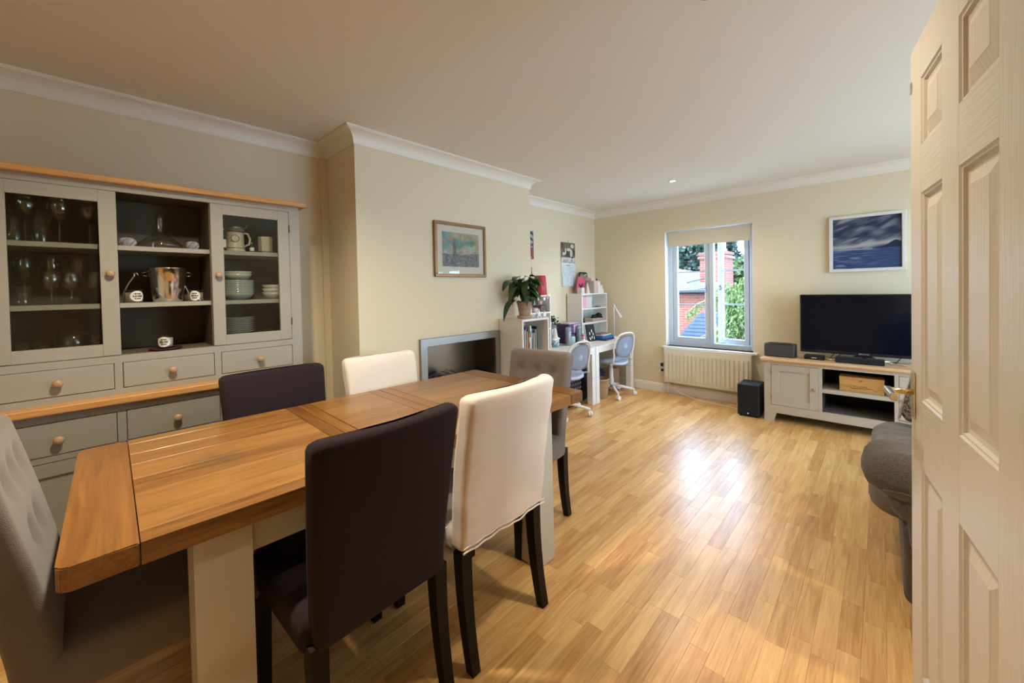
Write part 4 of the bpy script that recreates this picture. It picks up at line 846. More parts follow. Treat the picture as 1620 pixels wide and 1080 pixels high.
for i, pts in enumerate(([(-.36, 4.79, .615), (-.33, 4.80, .66), (-.30, 4.80, .70), (-.27, 4.80, .70), (-.29, 4.81, .65), (-.33, 4.82, .615)], [(.09, 4.79, .615), (.12, 4.8, .66), (.10, 4.8, .70), (.20, 4.8, .70), (.22, 4.8, .66), (.24, 4.8, .615)])):
    o = MB().tube(pts, .004, 6).build('television_cable', BLACK); tag(o, 'black cable looped under the television, %s of the soundbar' % ('left' if i == 0 else 'right'), 'cable', 'cables behind the television')
t = thing('wine_crate', 'small pale wooden crate with a burnt scroll line on the cabinet shelf', 'crate', (-.132, 4.60, .368))
PINE = wood_mat('pine crate', '#D2A25E', '#A87434', 'X', .6, 0, varamt=.1); MB().box(-.146, .146, -.055, .10, .0, .110, .001).build('box', PINE, t); MB().box(-.148, .148, -.057, .102, .1105, .128, .001).build('lid', PINE, t)
MB().tube([(-.14 + .007 * k, -.056, .040 + .010 * sin(k * .33) + .006 * sin(k * .9)) for k in range(41)], .0012, 4).tube([(-.06 + .02 * cos(a) + .003 * a, -.056, .045 + .012 * sin(a)) for a in [k * .5 for k in range(26)]], .0012, 4).tube([(.0 + .018 * cos(-a) + .003 * a, -.056, .045 + .012 * sin(a)) for a in [k * .5 for k in range(26)]], .0012, 4).build('burnt_scroll', mat('burnt line', (.22, .10, .04), .8), t)
MB().box(-.008, .008, -.060, -.055, .094, .108, .001).build('latch', BRASS, t)
o = MB().tube([(-.36, 4.80, .37), (-.35, 4.72, .43), (-.37, 4.68, .50), (-.33, 4.75, .53), (-.31, 4.85, .45)], .004, 6).build('shelf_cable', BLACK); tag(o, 'black cable looped on the left of the upper cabinet shelf', 'cable')
t = thing('subwoofer', 'black box subwoofer on the floor beside the television cabinet', 'subwoofer', (-.985, 4.615, 0))
MB().box(-.095, .095, -.122, .14, .012, .322, .005).build('cabinet', BLACKM, t); MB().box(-.093, .093, -.130, -.1225, .014, .320, .004).build('front_grille', mat('sub grille', (.010, .010, .012), .9, bump=.4, bscale=400), t)
for sx_ in (-.07, .07):
    for sy_ in (-.1, .11): MB().lathe([(0, 0), (.014, 0), (.012, .013), (0, .013)], 10, (sx_, sy_, 0)).build('foot', BLACK, t)
MB().lathe([(0, 0), (.008, 0), (.008, .001), (0, .001)], 12, (0, -.1305, .035), axis='y').build('badge', LGREY, t)

# ------------------------------------------------------------------ the open panelled door
DA = math.atan2(-.991, .133); dw = .735
DW = mat('woodgrain door paint', (.60, .55, .46), .28, bump=.32, bscale=14, bstretch=(9, 9, .5), spec=.5)
DH = mat('woodgrain door rail paint', (.60, .55, .46), .28, bump=.4, bscale=14, bstretch=(.5, 9, 9), spec=.5)
dr = bpy.data.objects.new('door_1', None); C.objects.link(dr); dr.location = (.064, 1.664, 0); dr.rotation_euler = (0, 0, DA); dr['kind'] = 'structure'
US = [(.112, .298), (.414, .613)]; ZS = [(.22, .805), (.992, 1.562), (1.690, 1.872)]
zt, zb = 1.985, .008; ck = .012
def dpart(n, mb, m=DW, p=None): return mb.build(n, m, p or dr)
dpart('core', MB().box(.004, dw - .004, ck + .002, .035 - ck - .002, zb + .004, zt - .004))
for a, b in ((0, .112), (.298, .414), (.613, dw)): dpart('stile', MB().box(a, b, 0, .035, zb, zt, .0008))
for (a, b) in US:
    for z0, z1 in ((zb, ZS[0][0]), (ZS[0][1], ZS[1][0]), (ZS[1][1], ZS[2][0]), (ZS[2][1], zt)): dpart('rail', MB().box(a, b, .0001, .0349, z0, z1), DH)
    for z0, z1 in ZS:
        mb = MB(); n_ = 0
        def rect(i, y): return [mb.bm.verts.new(p) for p in ((a + i, y, z0 + i), (b - i, y, z0 + i), (b - i, y, z1 - i), (a + i, y, z1 - i))]
        Rg = [rect(0, .0006), rect(.004, .004), rect(.008, .0045), rect(.012, .0105), rect(.022, .012), rect(.026, .0105), rect(.048, .0035), rect(.050, .0025)]
        for p0, p1 in zip(Rg, Rg[1:]):
            for k in range(4): mb._face([p0[k], p0[(k + 1) % 4], p1[(k + 1) % 4], p1[k]])
        mb._face(Rg[-1]); dpart('panel', mb)
hd = dpart('handle', MB().box(.012, .052, -.004, 0, .925, 1.06, .0015), BRASS)
MB().tube([(.033, -.003, 1.0), (.033, -.050, 1.0)], .0085, 12).build('spindle', BRASS, hd)
MB().box(.020, .125, -.064, -.048, .988, 1.010, .004, 2).build('lever', mat('polished brass', (.85, .74, .48), .15, 1), hd)
dpart('latch_plate', MB().box(-.0015, .0005, .006, .029, .93, 1.05, .0003), CHROME)
dpart('closer_tag', MB().box(.004, .016, -.003, 0, 1.868, 1.90, .001), CHROME)

# ------------------------------------------------------------------ sofa
SOF = mat('brown grey woven sofa fabric', (.055, .043, .035), .9, bump=.8, bscale=220, col2=(.115, .095, .08), vscale=220, sheen=.12)
so = thing('sofa', 'grey brown woven sofa with plump rolled arms partly hidden behind the door', 'sofa', (.45, 2.6, 0))
def wr(s1, s2, amp):
    def f(x, y, z): return (x + nz(y * s1, z * s1, 1, 3) * amp, y + nz(x * s2, z * s2, 1, 8) * amp, z + nz(x * s1, y * s2, 1, 5) * amp)
    return f
def sw_(mb): return mb
def armpart(yc, xo=0):
    # lower arm body, front edge slanting in towards the floor
    mb = MB(); mb.soft(.50, yc, .05, .56, .90, .24, .04, .03, mid=8, warp=lambda x, y, z: (x + (.15 * (1 - sm(.05, .52, z)) if x < .2 else 0) + .01 * sin(z * 30) * (x < .1), y, z)); mb.bm.transform(Matrix.Translation((xo, 0, 0))); mb.build('arm', SOF, so, W=True)
    mb = MB(); mb.soft(.49, yc, .47, .60, .95, .28, .10, .05, mid=4, warp=wr(5, 5, .010)); mb.bm.transform(Matrix.Translation((xo, 0, 0))); mb.build('arm_padding', SOF, so, W=True)
    mb = MB(); mb.soft(.47, yc + .005, .55, .725, 1.06, .33, .13, .075, mid=5, nx=12, warp=lambda x, y, z: (x, y + .008 * nz(x * 8, z * 8, 1), z + .008 * nz(x * 10, y * 10, 1) + (.012 * sin(y * 60) * sm(.62, .72, z) * (1 - sm(.0, .15, x))))); mb.bm.transform(Matrix.Translation((xo, 0, 0))); mb.build('arm_cushion', SOF, so, W=True)
    MB().tube([(x_ + xo, yc - .158 + .012 * abs(x_ - .2), .600 + .004 * sin(x_ * 40)) for x_ in [.0 + .05 * k for k in range(18)]], .003, 6).build('seam', SOF, so, W=True)
armpart(2.02); armpart(3.40, .19)
MB().soft(.50, 2.70, .06, .36, .88, 1.14, .04, .03, mid=4).build('base', SOF, so, W=True)
SEAT = mat('sofa seat fabric', (.13, .112, .10), .9, bump=.6, bscale=260, sheen=.15)
for k, yc in enumerate((2.45, 2.95)):
    MB().soft(.42, yc, .34, .52, .93, .50, .09, .07, mid=4, nx=14, warp=lambda x, y, z: (x, y, z + .010 * nz(x * 14 + y * 4, y * 20, 1, 2) + .006 * sin(y * 48 + x * 5))).build('seat_cushion', SEAT, so, W=True)
    MB().soft(.86, yc, .48, .93, .22, .50, .09, .08, mid=6, nx=8, warp=wr(6, 6, .012)).build('back_cushion', SOF, so, W=True)
MB().soft(.98, 2.70, .06, .88, .18, 1.50, .05, .05, mid=6).build('back', SOF, so, W=True)
for x in (.16, .95):
    for y in (1.95, 3.44): MB().lathe([(0, 0), (.02, 0), (.026, .06), (0, .06)], 12, (x, y, 0)).build('foot', BLACKLEG, so, W=True)
PAIS = mat('patterned cushion', (.22, .18, .155), .9, bump=.4, bscale=200, col2=(.06, .05, .045), vscale=75, ramp=(.45, .55))
cu = thing('scatter_cushion', 'dark patterned cushion with pale piping leaning on the sofa arm', 'cushion', (.345, 3.08, .47)); 
mb = MB(); mb.soft(0, 0, -.22, .22, .44, .13, .06, .06, mid=6, warp=lambda x, y, z: (x, y * (1 - .75 * max(abs(x), abs(z)) / .22 * .9), z)); mb.bm.transform(Matrix.Translation((-.02, .04, .245)) @ Matrix.Rotation(radians(-22), 4, 'X') @ Matrix.Rotation(radians(12), 4, 'Y')); cover_ = mb.build('cover', PAIS, cu)
mb = MB(); q = .218; pts = [(-q, 0, -q), (q, 0, -q), (q, 0, q), (-q, 0, q), (-q, 0, -q)]; mb.tube(pts, .006, 6); mb.bm.transform(Matrix.Translation((-.02, .04, .245)) @ Matrix.Rotation(radians(-22), 4, 'X') @ Matrix.Rotation(radians(12), 4, 'Y')); mb.build('piping', mat('cream piping', (.55, .5, .42), .8), cu)

# ------------------------------------------------------------------ low bookcase, books, plant
bk = thing('bookcase', 'low white bookcase standing against the chimney breast beside the fireplace', 'bookcase', (-2.385, 2.705, 0))
bx0, bx1, by0, by1, bzt = XF + .003, -2.245, 2.520, 2.892, 1.065
MB().box(bx0, bx1, by0, by0 + .018, 0, bzt, .001).build('side_panel', WHITE, bk, W=True); MB().box(bx0, bx1, by1 - .018, by1, 0, bzt, .001).build('side_panel', WHITE, bk, W=True)
MB().box(bx0, bx1, by0 + .018, by1 - .018, bzt - .018, bzt, .001).build('top', WHITE, bk, W=True); MB().box(bx0, bx0 + .006, by0 + .018, by1 - .018, .05, bzt - .018).build('back_panel', WHITE, bk, W=True)
for z in (.05, .38, .715): MB().box(bx0 + .006, bx1 - .004, by0 + .018, by1 - .018, z, z + .018, .001).build('shelf', WHITE, bk, W=True)
MB().box(bx1 - .02, bx1 - .01, by0 + .018, by1 - .018, 0, .05).build('plinth', WHITE, bk, W=True)
r = random.Random(11); cols = ['#6E2C22', '#C98A4B', '#39507A', '#D9C9A8', '#7E5E8C', '#C9B23C', '#2E6B3F', '#C05A34', '#E0D8C6', '#3E7FA6', '#A9543A', '#8BA7B0', '#2C4F70', '#CFC27A', '#1F3A4E']
nm = ['dark red', 'tan', 'slate blue', 'cream', 'mauve', 'yellow', 'green', 'orange', 'off white', 'sky blue', 'brick red', 'grey blue', 'navy', 'straw', 'dark teal']
def book(nmn, loc, th, hh, dd, col, lab, grp, rot=0):
    t = thing('book', lab, 'book', loc, rot, grp)
    cm = mat('cover ' + col, rgb(col), .5)
    MB().box(-dd, 0, 0, .0016, 0, hh).box(-dd, 0, th - .0016, th, 0, hh).box(-.0016, .0, 0, th, 0, hh, .0004).build('cover', cm, t); MB().box(-dd + .002, -.0018, .0017, th - .0017, .003, hh - .003).build('pages', mat('pages', (.62, .57, .45), .8), t)
    MB().box(0, .0005, th * .25, th * .75, hh * .62, hh * .82).build('title_block', mat('pale print', (.6, .56, .45), .6) if k % 2 else mat('dark print', (.08, .07, .07), .6), t)
y = by0 + .022
for k in range(15):
    th = r.uniform(.010, .019); hh = r.uniform(.20, .27); book('b', (bx1 - .035, y, .733), th, hh, .15, cols[k], '%s book spine in the row, %s' % (nm[k], 'nearest the fireplace' if k == 0 else ('last before the gap' if k == 14 else 'right after the %s one' % nm[k - 1])), 'books in the low bookcase'); y += th + .0008
for zz, n_ in ((.398, 12), (.068, 12)):
    y = by0 + .022
    for k in range(n_):
        th = r.uniform(.014, .028); hh = r.uniform(.20, .28); c = (k * 4 + (3 if zz > .2 else 8)) % 15
        book('b', (bx1 - .035, y, zz), th, hh, .16, cols[c], '%s book on the %s shelf of the low bookcase, %s' % (nm[c], 'second' if zz > .2 else 'lowest', 'nearest the fireplace' if k == 0 else 'after the %s one' % nm[((k - 1) * 4 + (3 if zz > .2 else 8)) % 15]), 'books hidden low in the bookcase'); y += th + .0008
px, py, pz = -2.372, 2.70, bzt
TC = mat('terracotta', (.42, .25, .16), .8, bump=.2, bscale=40, col2=(.52, .38, .28), vscale=5, stretch=(1, 1, 6))
t = thing('potted_plant', 'peace lily with drooping dark leaves in a terracotta pot on the low bookcase', 'plant', (px, py, pz + .012))
MB().lathe([(0, 0), (.045, 0), (.050, .008), (.066, .115), (.070, .116), (.072, .142), (.066, .143), (.062, .118), (.05, .03), (0, .03)], 28).build('pot', TC, t); MB().lathe([(0, .10), (.060, .10), (.060, .125), (0, .132)], 20).build('soil', mat('soil', (.03, .02, .015), .95), t)
o = MB().lathe([(0, 0), (.058, 0), (.066, .004), (.070, .024), (.066, .025), (.060, .011), (0, .010)], 28).build('saucer', TC); o.location = (px, py, pz); tag(o, 'terracotta saucer under the peace lily pot', 'saucer')
LFM = mat('dark glossy leaf', (.018, .045, .014), .28, col2=(.030, .07, .020), vscale=12); LFL = mat('lighter leaf', (.05, .10, .022), .32); r = random.Random(21)
def pleaf(p0, az, reach, rise, drop, L, Wd, m=LFM, tilt=0):
    """stem arc then a long arched leaf blade"""
    d = Vector((cos(az), sin(az), 0)); side = Vector((-sin(az), cos(az), 0)); a = Vector(p0)
    e = a + d * reach + Vector((0, 0, rise)); mid = a + d * reach * .35 + Vector((0, 0, rise * .8))
    stem = [a * (1 - q) ** 2 + mid * 2 * q * (1 - q) + e * q * q for q in [k / 5 for k in range(6)]]
    mb = MB(); mb.tube(stem, [.0035] * 5 + [.002], 5)
    n_ = 9; rows = []
    for k in range(n_ + 1):
        q = k / n_; c = e + d * (L * q * (1 - .35 * drop * q)) + Vector((0, 0, L * (.16 * q - drop * q * q * .9))); w_ = Wd * sin(pi * min(1, q * .93 + .07)) ** .8 * (1 - .25 * q)
        fold = .35 * w_
        rows.append([mb.bm.verts.new(c + side * w_ + Vector((0, 0, fold * .5 + tilt * w_))), mb.bm.verts.new(c + side * w_ * .5 + Vector((0, 0, fold * .32 + tilt * w_ * .5))), mb.bm.verts.new(c), mb.bm.verts.new(c - side * w_ * .5 + Vector((0, 0, fold * .32 - tilt * w_ * .5))), mb.bm.verts.new(c - side * w_ + Vector((0, 0, fold * .5 - tilt * w_)))])
    for p, q in zip(rows, rows[1:]):
        for k in range(4): mb._face([p[k], p[k + 1], q[k + 1], q[k]], True)
    o = mb.build('leaf', m, t); return o
Z0 = .13
LV = [(r.uniform(-180, 180) if k > 12 else (-100, -75, -50, -20, 10, 40, 70, 95, 120, -130, -160, 150, 0)[k], r.uniform(.02, .085), r.uniform(.09, .25), r.uniform(.5, 1.25), r.uniform(.13, .19), r.uniform(.030, .044)) for k in range(58)] + [(-96, .10, .03, 1.0, .25, .046), (-88, .09, .20, .9, .17, .046), (-92, .13, .20, .7, .19, .046), (-78, .12, .15, .9, .18, .046), (-70, .09, .24, .5, .17, .04), (75, .08, .26, .35, .17, .046), (-95, .07, .12, 1.1, .19, .044)]
LV = [(q[0], q[1] * .45, q[2] * .8, q[3], q[4] * .75, q[5]) if 35 < q[0] < 135 else q for q in LV]
LV = [q for q in LV if not (abs(abs(q[0]) - 180) < 38 and q[1] > .05)]
for k, (az, re, ri, dp, L, Wd) in enumerate(LV):
    pleaf((r.uniform(-.02, .02), r.uniform(-.02, .02), Z0 - .01), radians(az), re, ri, dp, L, Wd, LFL if k % 13 == 4 else LFM, r.uniform(-.4, .4))

# ------------------------------------------------------------------ desks, hutches
DZ = .655; DX0, DX1 = -2.972, -2.385
def desk(y0, y1, lab):
    t = thing('desk', lab, 'desk', ((DX0 + DX1) / 2, (y0 + y1) / 2, 0), group='white desks in the alcove')
    MB().box(DX0, DX1, y0, y1, DZ - .018, DZ, .002).build('desktop', WHITE, t, W=True)
    MB().box(DX1 - .018, DX1 - .002, y0 + .075, y1 - .075, DZ - .075, DZ - .018).box(DX0, DX0 + .016, y0 + .075, y1 - .075, DZ - .075, DZ - .018).box(DX0 + .016, DX1 - .018, y0 + .01, y0 + .026, DZ - .075, DZ - .018).box(DX0 + .016, DX1 - .018, y1 - .026, y1 - .01, DZ - .075, DZ - .018).build('apron', WHITE, t, W=True)
    for a in (DX0, DX1 - .075):
        for b in (y0, y1 - .075):
            l = MB().box(a + .0015, a + .0735, b + .0015, b + .0735, .0, DZ - .018, .003).build('leg', WHITE, t, W=True)
            MB().box(a + .0005, a + .0745, b + .0005, b + .0745, .302, .308).build('leg_joint', LGREY, l, W=True)
desk(3.01, 3.925, 'white desk beside the low bookcase, nearer of the two'); desk(3.932, 4.86, 'white desk in the corner by the window, farther of the two')
def hutch(y0, y1, lab):
    x0, x1 = DX0 - .0, -2.745; t = thing('desk_hutch', lab, 'shelf unit', ((x0 + x1) / 2, (y0 + y1) / 2, DZ), group='white shelf units on the desks')
    for a in (y0, y1 - .016): MB().box(x0, x1, a, a + .016, DZ, 1.26, .001).build('side_panel', WHITE, t, W=True)
    MB().box(x0, x1, y0 + .016, y1 - .016, 1.244, 1.2595, .001).build('top', WHITE, t, W=True); MB().box(x0, x0 + .005, y0 + .016, y1 - .016, DZ, 1.244).build('back_panel', WHITE, t, W=True)
    for z in (1.063, .878): MB().box(x0 + .005, x1 - .002, y0 + .016, y1 - .016, z - .008, z + .008, .001).build('shelf', WHITE, t, W=True)
hutch(2.995, 3.575, 'white shelf unit standing on the nearer desk, behind the peace lily'); hutch(4.215, 4.835, 'white shelf unit standing on the farther desk in the corner')
def colr(n, c, r_=.6): return mat(n, c, r_)
PINK = colr('pink', (.66, .34, .42)); RED = colr('red enamel', (.50, .03, .05), .35); HOT = colr('hot pink card', (.60, .08, .16)); PALEP = colr('pale pink', (.68, .54, .53)); TEAL = colr('teal', (.16, .36, .38)); LIL = colr('lilac', (.42, .36, .50)); PUR = colr('dark purple', (.09, .04, .16)); NAVY = colr('navy', (.02, .03, .10)); BLUE = colr('blue card', (.03, .14, .42)); BROWNP = colr('brown paper', (.34, .21, .12), .8); SLV = mat('grey steel flask', (.28, .29, .32), .35, .4)
def simple(name, mb, m, lab, cat, loc, rz=0, group=None): return single(name, mb, m, lab, cat, loc, rz, group)
# nearer unit: on top and shelves
t = thing('canister', 'red tapered canister on top of the nearer shelf unit', 'canister', (-2.86, 3.535, 1.26)); MB().lathe([(0, 0), (.074, 0), (.076, .004), (.064, .205), (.062, .208), (0, .208)], 28).build('body', RED, t); MB().lathe([(0, .2085), (.063, .2085), (.064, .214), (.058, .222), (0, .224)], 28).build('lid', RED, t)
t = thing('small_plant_pot', 'lilac flower pot behind the leaves on the nearer shelf unit', 'pot', (-2.84, 3.375, 1.26)); MB().lathe([(0, 0), (.035, 0), (.048, .11), (.052, .112), (.052, .15), (.046, .15), (.042, .112), (0, .11)], 22).build('pot', LIL, t)
simple('storage_block', MB().box(-.06, .06, -.05, .05, 0, .075, .006), mat('mauve brown', (.16, .10, .10), .6), 'dark mauve box on the middle shelf of the nearer unit', 'box', (-2.84, 3.49, 1.071)); simple('pink_pouch', MB().soft(0, 0, 0, .05, .12, .09, .03, .02, mid=2), PALEP, 'pale pink pouch beside the mauve box on the nearer unit', 'pouch', (-2.82, 3.36, 1.071))
def star(r1, r2, n=5, d=.006):
    pts = [((r1 if k % 2 == 0 else r2) * sin(pi * k / n), (r1 if k % 2 == 0 else r2) * cos(pi * k / n)) for k in range(2 * n)]; return MB().prism(pts, 'x', -d / 2, d / 2)
t = thing('star_garland', 'white star garland hanging from the nearer shelf unit', 'garland', (-2.738, 3.35, 1.20)); P = [(.0, -.13, .05), (.0, -.08, .0), (0, -.02, .03), (0, .05, -.02), (0, .11, .03), (0, .17, .04)]
MB().tube(P, .0015, 5).build('cord', WHITEP, t)
for k, p in enumerate([(0, -.10, .01), (0, -.02, .02), (0, .04, -.02), (0, .10, .02), (0, .16, .03)]): s_ = star(.028, .012); s_.bm.transform(Matrix.Translation(p)); s_.build('star', WHITEP if k % 2 else PINK, t)
o = simple('standing_star', star(.045, .02, 5, .012), WHITEP, 'white star ornament standing on the low bookcase right of the plant', 'ornament', (-2.30, 2.815, bzt + .036)); simple('standing_star', star(.036, .016, 5, .010), WHITEP, 'small white star ornament nearest the bookcase corner', 'ornament', (-2.275, 2.865, bzt + .029))
# poster strip and ornament on the alcove wall, calendar
def strip_print(u, v):
    c = mixc((.03, .03, .04), (.45, .42, .45), sm(-.2, .3, nz(u * 2, v * 5, 2, 3))) if v > .42 else mixc((.25, .05, .07), (.50, .25, .28), sm(-.2, .4, nz(u * 2, v * 4, 2, 5))); return c
t = thing('wall_poster', 'narrow dark and red photo poster on the alcove wall above the plant', 'poster', (XL + .002, 3.45, 1.68), radians(90)); painted('print', .26, .33, strip_print, 26, 40, t, rough=.6).location = (0, -.002, 0)
t = thing('hanging_ornament', 'small white and pink ornament hanging under the narrow poster', 'ornament', (XL + .012, 3.53, 1.58)); MB().tube([(0, 0, .10), (0, 0, .03)], .001, 4).build('cord', WHITEP, t); MB().lathe([(0, -.004), (.026, -.004), (.026, .004), (0, .004)], 20, axis='x').build('disc', mat('ornament cream', (.62, .58, .52), .7), t); MB().tube([(0, 0, -.025), (0, .004, -.09)], [.004, .008], 6).build('tassel', PINK, t)
def cal_photo(u, v):
    c = mixc((.16, .13, .11), (.05, .035, .03), sm(-.2, .3, nz(u, v, 3, 1)))
    if v < .28: c = mixc((.62, .60, .60), (.38, .36, .38), sm(.0, .3, nz(u, v, 6, 2)))
    for cx, cy, rx, ry in ((.32, .58, .05, .16), (.55, .66, .16, .07), (.72, .50, .10, .18), (.2, .45, .10, .08), (.80, .85, .12, .10)):
        if ((u - cx) / rx) ** 2 + ((v - cy) / ry) ** 2 < 1: c = mixc((.72, .68, .62), c, .15)
    if ((u - .78) / .06) ** 2 + ((v - .30) / .05) ** 2 < 1: c = (.03, .03, .03)
    return c
def cal_grid(u, v):
    c = (.60, .68, .72)
    if .90 < v < .94 and .34 < u < .62 and int(u * 60) % 4: c = (.15, .17, .2)
    if v < .86:
        gu, gv = u * 7 % 1, v / .86 * 6 % 1
        if gu < .10 or gv < .10: c = mixc(c, (.42, .50, .54), .6)
        h = noise.noise(Vector((int(u * 7) * 3.3, int(v / .86 * 6) * 5.1, 1)))
        if h > .18 and .3 < gu < .8 and .3 < gv < .7 and nz(u * 9, v * 9, 6) > 0: c = (.20, .24, .30)
        if h < -.33 and .2 < gu < .9 and .2 < gv < .6: c = mixc(c, (.55, .30, .34), .4)
    return c
t = thing('wall_calendar', 'hanging wall calendar with a dark photo above a pale month grid', 'calendar', (XL + .004, 4.275, 1.355), radians(90)); painted('photo_page', .315, .27, cal_photo, 60, 54, t, rough=.5).location = (0, -.004, .30)
o = painted('month_page', .300, .30, cal_grid, 84, 72, t, rough=.7); o.location = (.004, -.018, 0); o.rotation_euler = (radians(-3), 0, 0)
MB().box(-.157, .157, -.003, 0, .0, .57).build('backing_card', WHITEP, t); MB().tube([(0, -.004, .575), (0, -.008, .60)], .003, 6).build('hook', CHROME, t)
# farther unit, top
HT = 1.26
t = thing('desk_photo', 'rounded dark framed photograph at the back of the corner shelf unit', 'photo frame', (-2.94, 4.56, HT), radians(90)); mb = MB(); mb.soft(0, 0, -.006, .006, .20, .17, .03, .003, mid=1, nx=3); mb.bm.transform(Matrix.Translation((0, 0, .20)) @ Matrix.Rotation(radians(84), 4, 'X')); mb.build('frame', BLACKM, t)
o = painted('photo', .16, .13, lambda u, v: mixc((.50, .46, .44), (.10, .09, .09), sm(-.15, .15, nz(u, v, 5, 6))) if v > .3 else (.30, .04, .05), 30, 24, t); o.location = (.0, -.014, .135); o.rotation_euler = (radians(-6), 0, 0)
MB().tube([(0, .006, .12), (0, .02, 0)], .004, 5).build('strut', BLACKM, t)
mb = MB().box(-.004, .004, -.075, .075, 0, .20, .001); mb.bm.transform(Matrix.Rotation(radians(-14), 4, 'X')); simple('folder', mb, HOT, 'hot pink folder leaning on the corner shelf unit', 'folder', (-2.90, 4.40, HT + .016), radians(-8))
t = thing('succulent_pot', 'small white pot with a dark spiky succulent on the corner shelf unit', 'plant', (-2.80, 4.285, HT)); MB().box(-.034, .034, -.034, .034, 0, .075, .003).build('pot', mat('white pot', (.66, .62, .56), .5), t)
for k in range(9):
    a = k * 2 * pi / 9; MB().tube([(0, 0, .074), (.022 * cos(a), .022 * sin(a), .10), (.036 * cos(a), .036 * sin(a), .118 + .012 * (k % 3))], [.005, .005, .001], 6).build('leaf', mat('dark succulent', (.06, .03, .05), .5), t)
simple('cone_ornament', MB().lathe([(0, 0), (.032, 0), (.031, .004), (.004, .135), (0, .138)], 24), mat('white cone', (.72, .71, .64), .5), 'slim white cone ornament on the corner shelf unit', 'ornament', (-2.80, 4.435, HT))
t = thing('storage_box', 'pale pink and white tall box on the corner shelf unit', 'box', (-2.86, 4.66, HT)); MB().box(-.07, .07, -.075, .075, 0, .150, .002).build('box', mat('box pale', (.60, .52, .52), .6), t); MB().box(-.073, .073, -.078, .078, .150, .166, .002).build('lid', PALEP, t); MB().box(.0705, .0725, .02, .075, .0, .15).build('white_side', WHITEP, t)
simple('small_box', MB().box(-.05, .05, -.055, .055, 0, .040, .002), PALEP, 'pink flat box lying on the tall pale box', 'box', (-2.87, 4.62, HT + .1665)); simple('sunglasses_case', MB().soft(0, 0, 0, .03, .10, .05, .024, .012, mid=2), BLACK, 'small black case beside the flat pink box', 'case', (-2.86, 4.71, HT + .1665), radians(85))
simple('stacked_box', MB().box(-.06, .06, -.030, .030, 0, .105, .002), WHITEP, 'middle white box stepping down right of the tall pale box', 'box', (-2.85, 4.772, HT), group='stepped white boxes'); simple('stacked_box', MB().box(-.06, .06, -.014, .014, 0, .055, .002), WHITEP, 'lowest white box at the right end of the corner shelf unit', 'box', (-2.85, 4.818, HT), group='stepped white boxes')
# farther unit, shelves
t = thing('fabric_box', 'pink sided white storage cube on the upper shelf', 'box', (-2.85, 4.345, 1.071)); MB().box(-.095, .09, -.10, .13, 0, .145, .004).build('cube', mat('cube white', (.60, .54, .56), .8), t); MB().box(.0905, .0925, -.10, -.01, .002, .143).build('pink_front', PINK, t)
t = thing('teal_figurine', 'small teal topped figurine beside the pink storage cube', 'figurine', (-2.80, 4.525, 1.071)); MB().lathe([(0, 0), (.022, 0), (.024, .03), (.014, .05), (0, .05)], 16).build('base', LIL, t); MB().lathe([(0, .048), (.020, .052), (.028, .075), (.024, .10), (.010, .118), (0, .12)], 16).build('body', TEAL, t)
simple('trinket_dish', MB().lathe([(0, 0), (.03, 0), (.045, .015), (.043, .016), (.028, .004), (0, .004)], 20), mat('dish grey', (.25, .22, .24), .5), 'small grey dish at the right of the upper shelf', 'dish', (-2.81, 4.70, 1.071))
t = thing('black_figurine', 'tiny black figurine at the left of the middle shelf', 'figurine', (-2.80, 4.335, .886)); MB().lathe([(0, 0), (.02, 0), (.016, .02), (.010, .028), (0, .028)], 12).tube([(0, -.01, .02), (0, .0, .045), (0, .012, .06)], [.009, .010, .007], 8).build('body', BLACKM, t)
t = thing('board_game_box', 'flat pale brown box on the middle shelf', 'box', (-2.83, 4.63, .886)); MB().box(-.08, .07, -.14, .15, 0, .030, .002).build('box', mat('game box', (.40, .30, .26), .6), t); MB().box(-.082, .072, -.142, .152, .0305, .042, .002).build('lid', mat('game lid', (.55, .48, .46), .6), t)
for k, (y, s_) in enumerate(((4.58, .85), (4.70, 1.15))): simple('rounded_hat', MB().lathe([(0, 0), (.050 * s_, 0), (.052 * s_, .006), (.040 * s_, .018), (.036 * s_, .042 * s_), (.016, .056 * s_), (0, .058 * s_)], 20), BLACKM, 'black rounded hat on the brown box, %s' % ('smaller left one' if k == 0 else 'larger right one'), 'hat', (-2.80, y, .929), group='black hats')
t = thing('notebook', 'black notebook with white leaf marks standing on the farther desk', 'notebook', (-2.68, 4.335, DZ), radians(80)); mb = MB().box(-.075, .075, -.008, .008, 0, .215, .002); mb.bm.transform(Matrix.Rotation(radians(-12), 4, 'X')); mb.build('cover', BLACKM, t)
mb = MB()
for x, z, a in ((-.03, .10, .2), (.03, .09, -.2), (.0, .05, .5), (.04, .04, .1), (-.035, .035, -.3), (.01, .13, 0)):
    c = bmesh.ops.create_circle(mb.bm, cap_ends=True, radius=.011, segments=12)
    for v in c['verts']: q = Vector((v.co.x * .7, 0, v.co.y * 1.8)); q = Matrix.Rotation(a, 3, 'Y') @ q; v.co = q + Vector((x, -.0088, z))
mb.bm.transform(Matrix.Rotation(radians(-12), 4, 'X')); mb.build('leaf_marks', WHITEP, t)
for k, (m_, dz, lab) in enumerate(((NAVY, 0, 'navy folder lying on the farther desk, lowest of its pile'), (BLUE, .024, 'bright blue box file in the pile on the farther desk'), (WHITEP, .062, 'white papers on the blue box file'), (mat('brown folder', (.25, .18, .18), .7), .075, 'dull brown folder on top of the paper pile'))):
    simple('file', MB().box(-.10 + .01 * k, .10 - .012 * k, -.14, .13 - .02 * k, 0, (.023, .037, .012, .012)[k], .001), m_, lab, 'folder', (-2.665, 4.575, DZ + dz), radians((6, -4, 8, -3)[k]), 'pile of files')
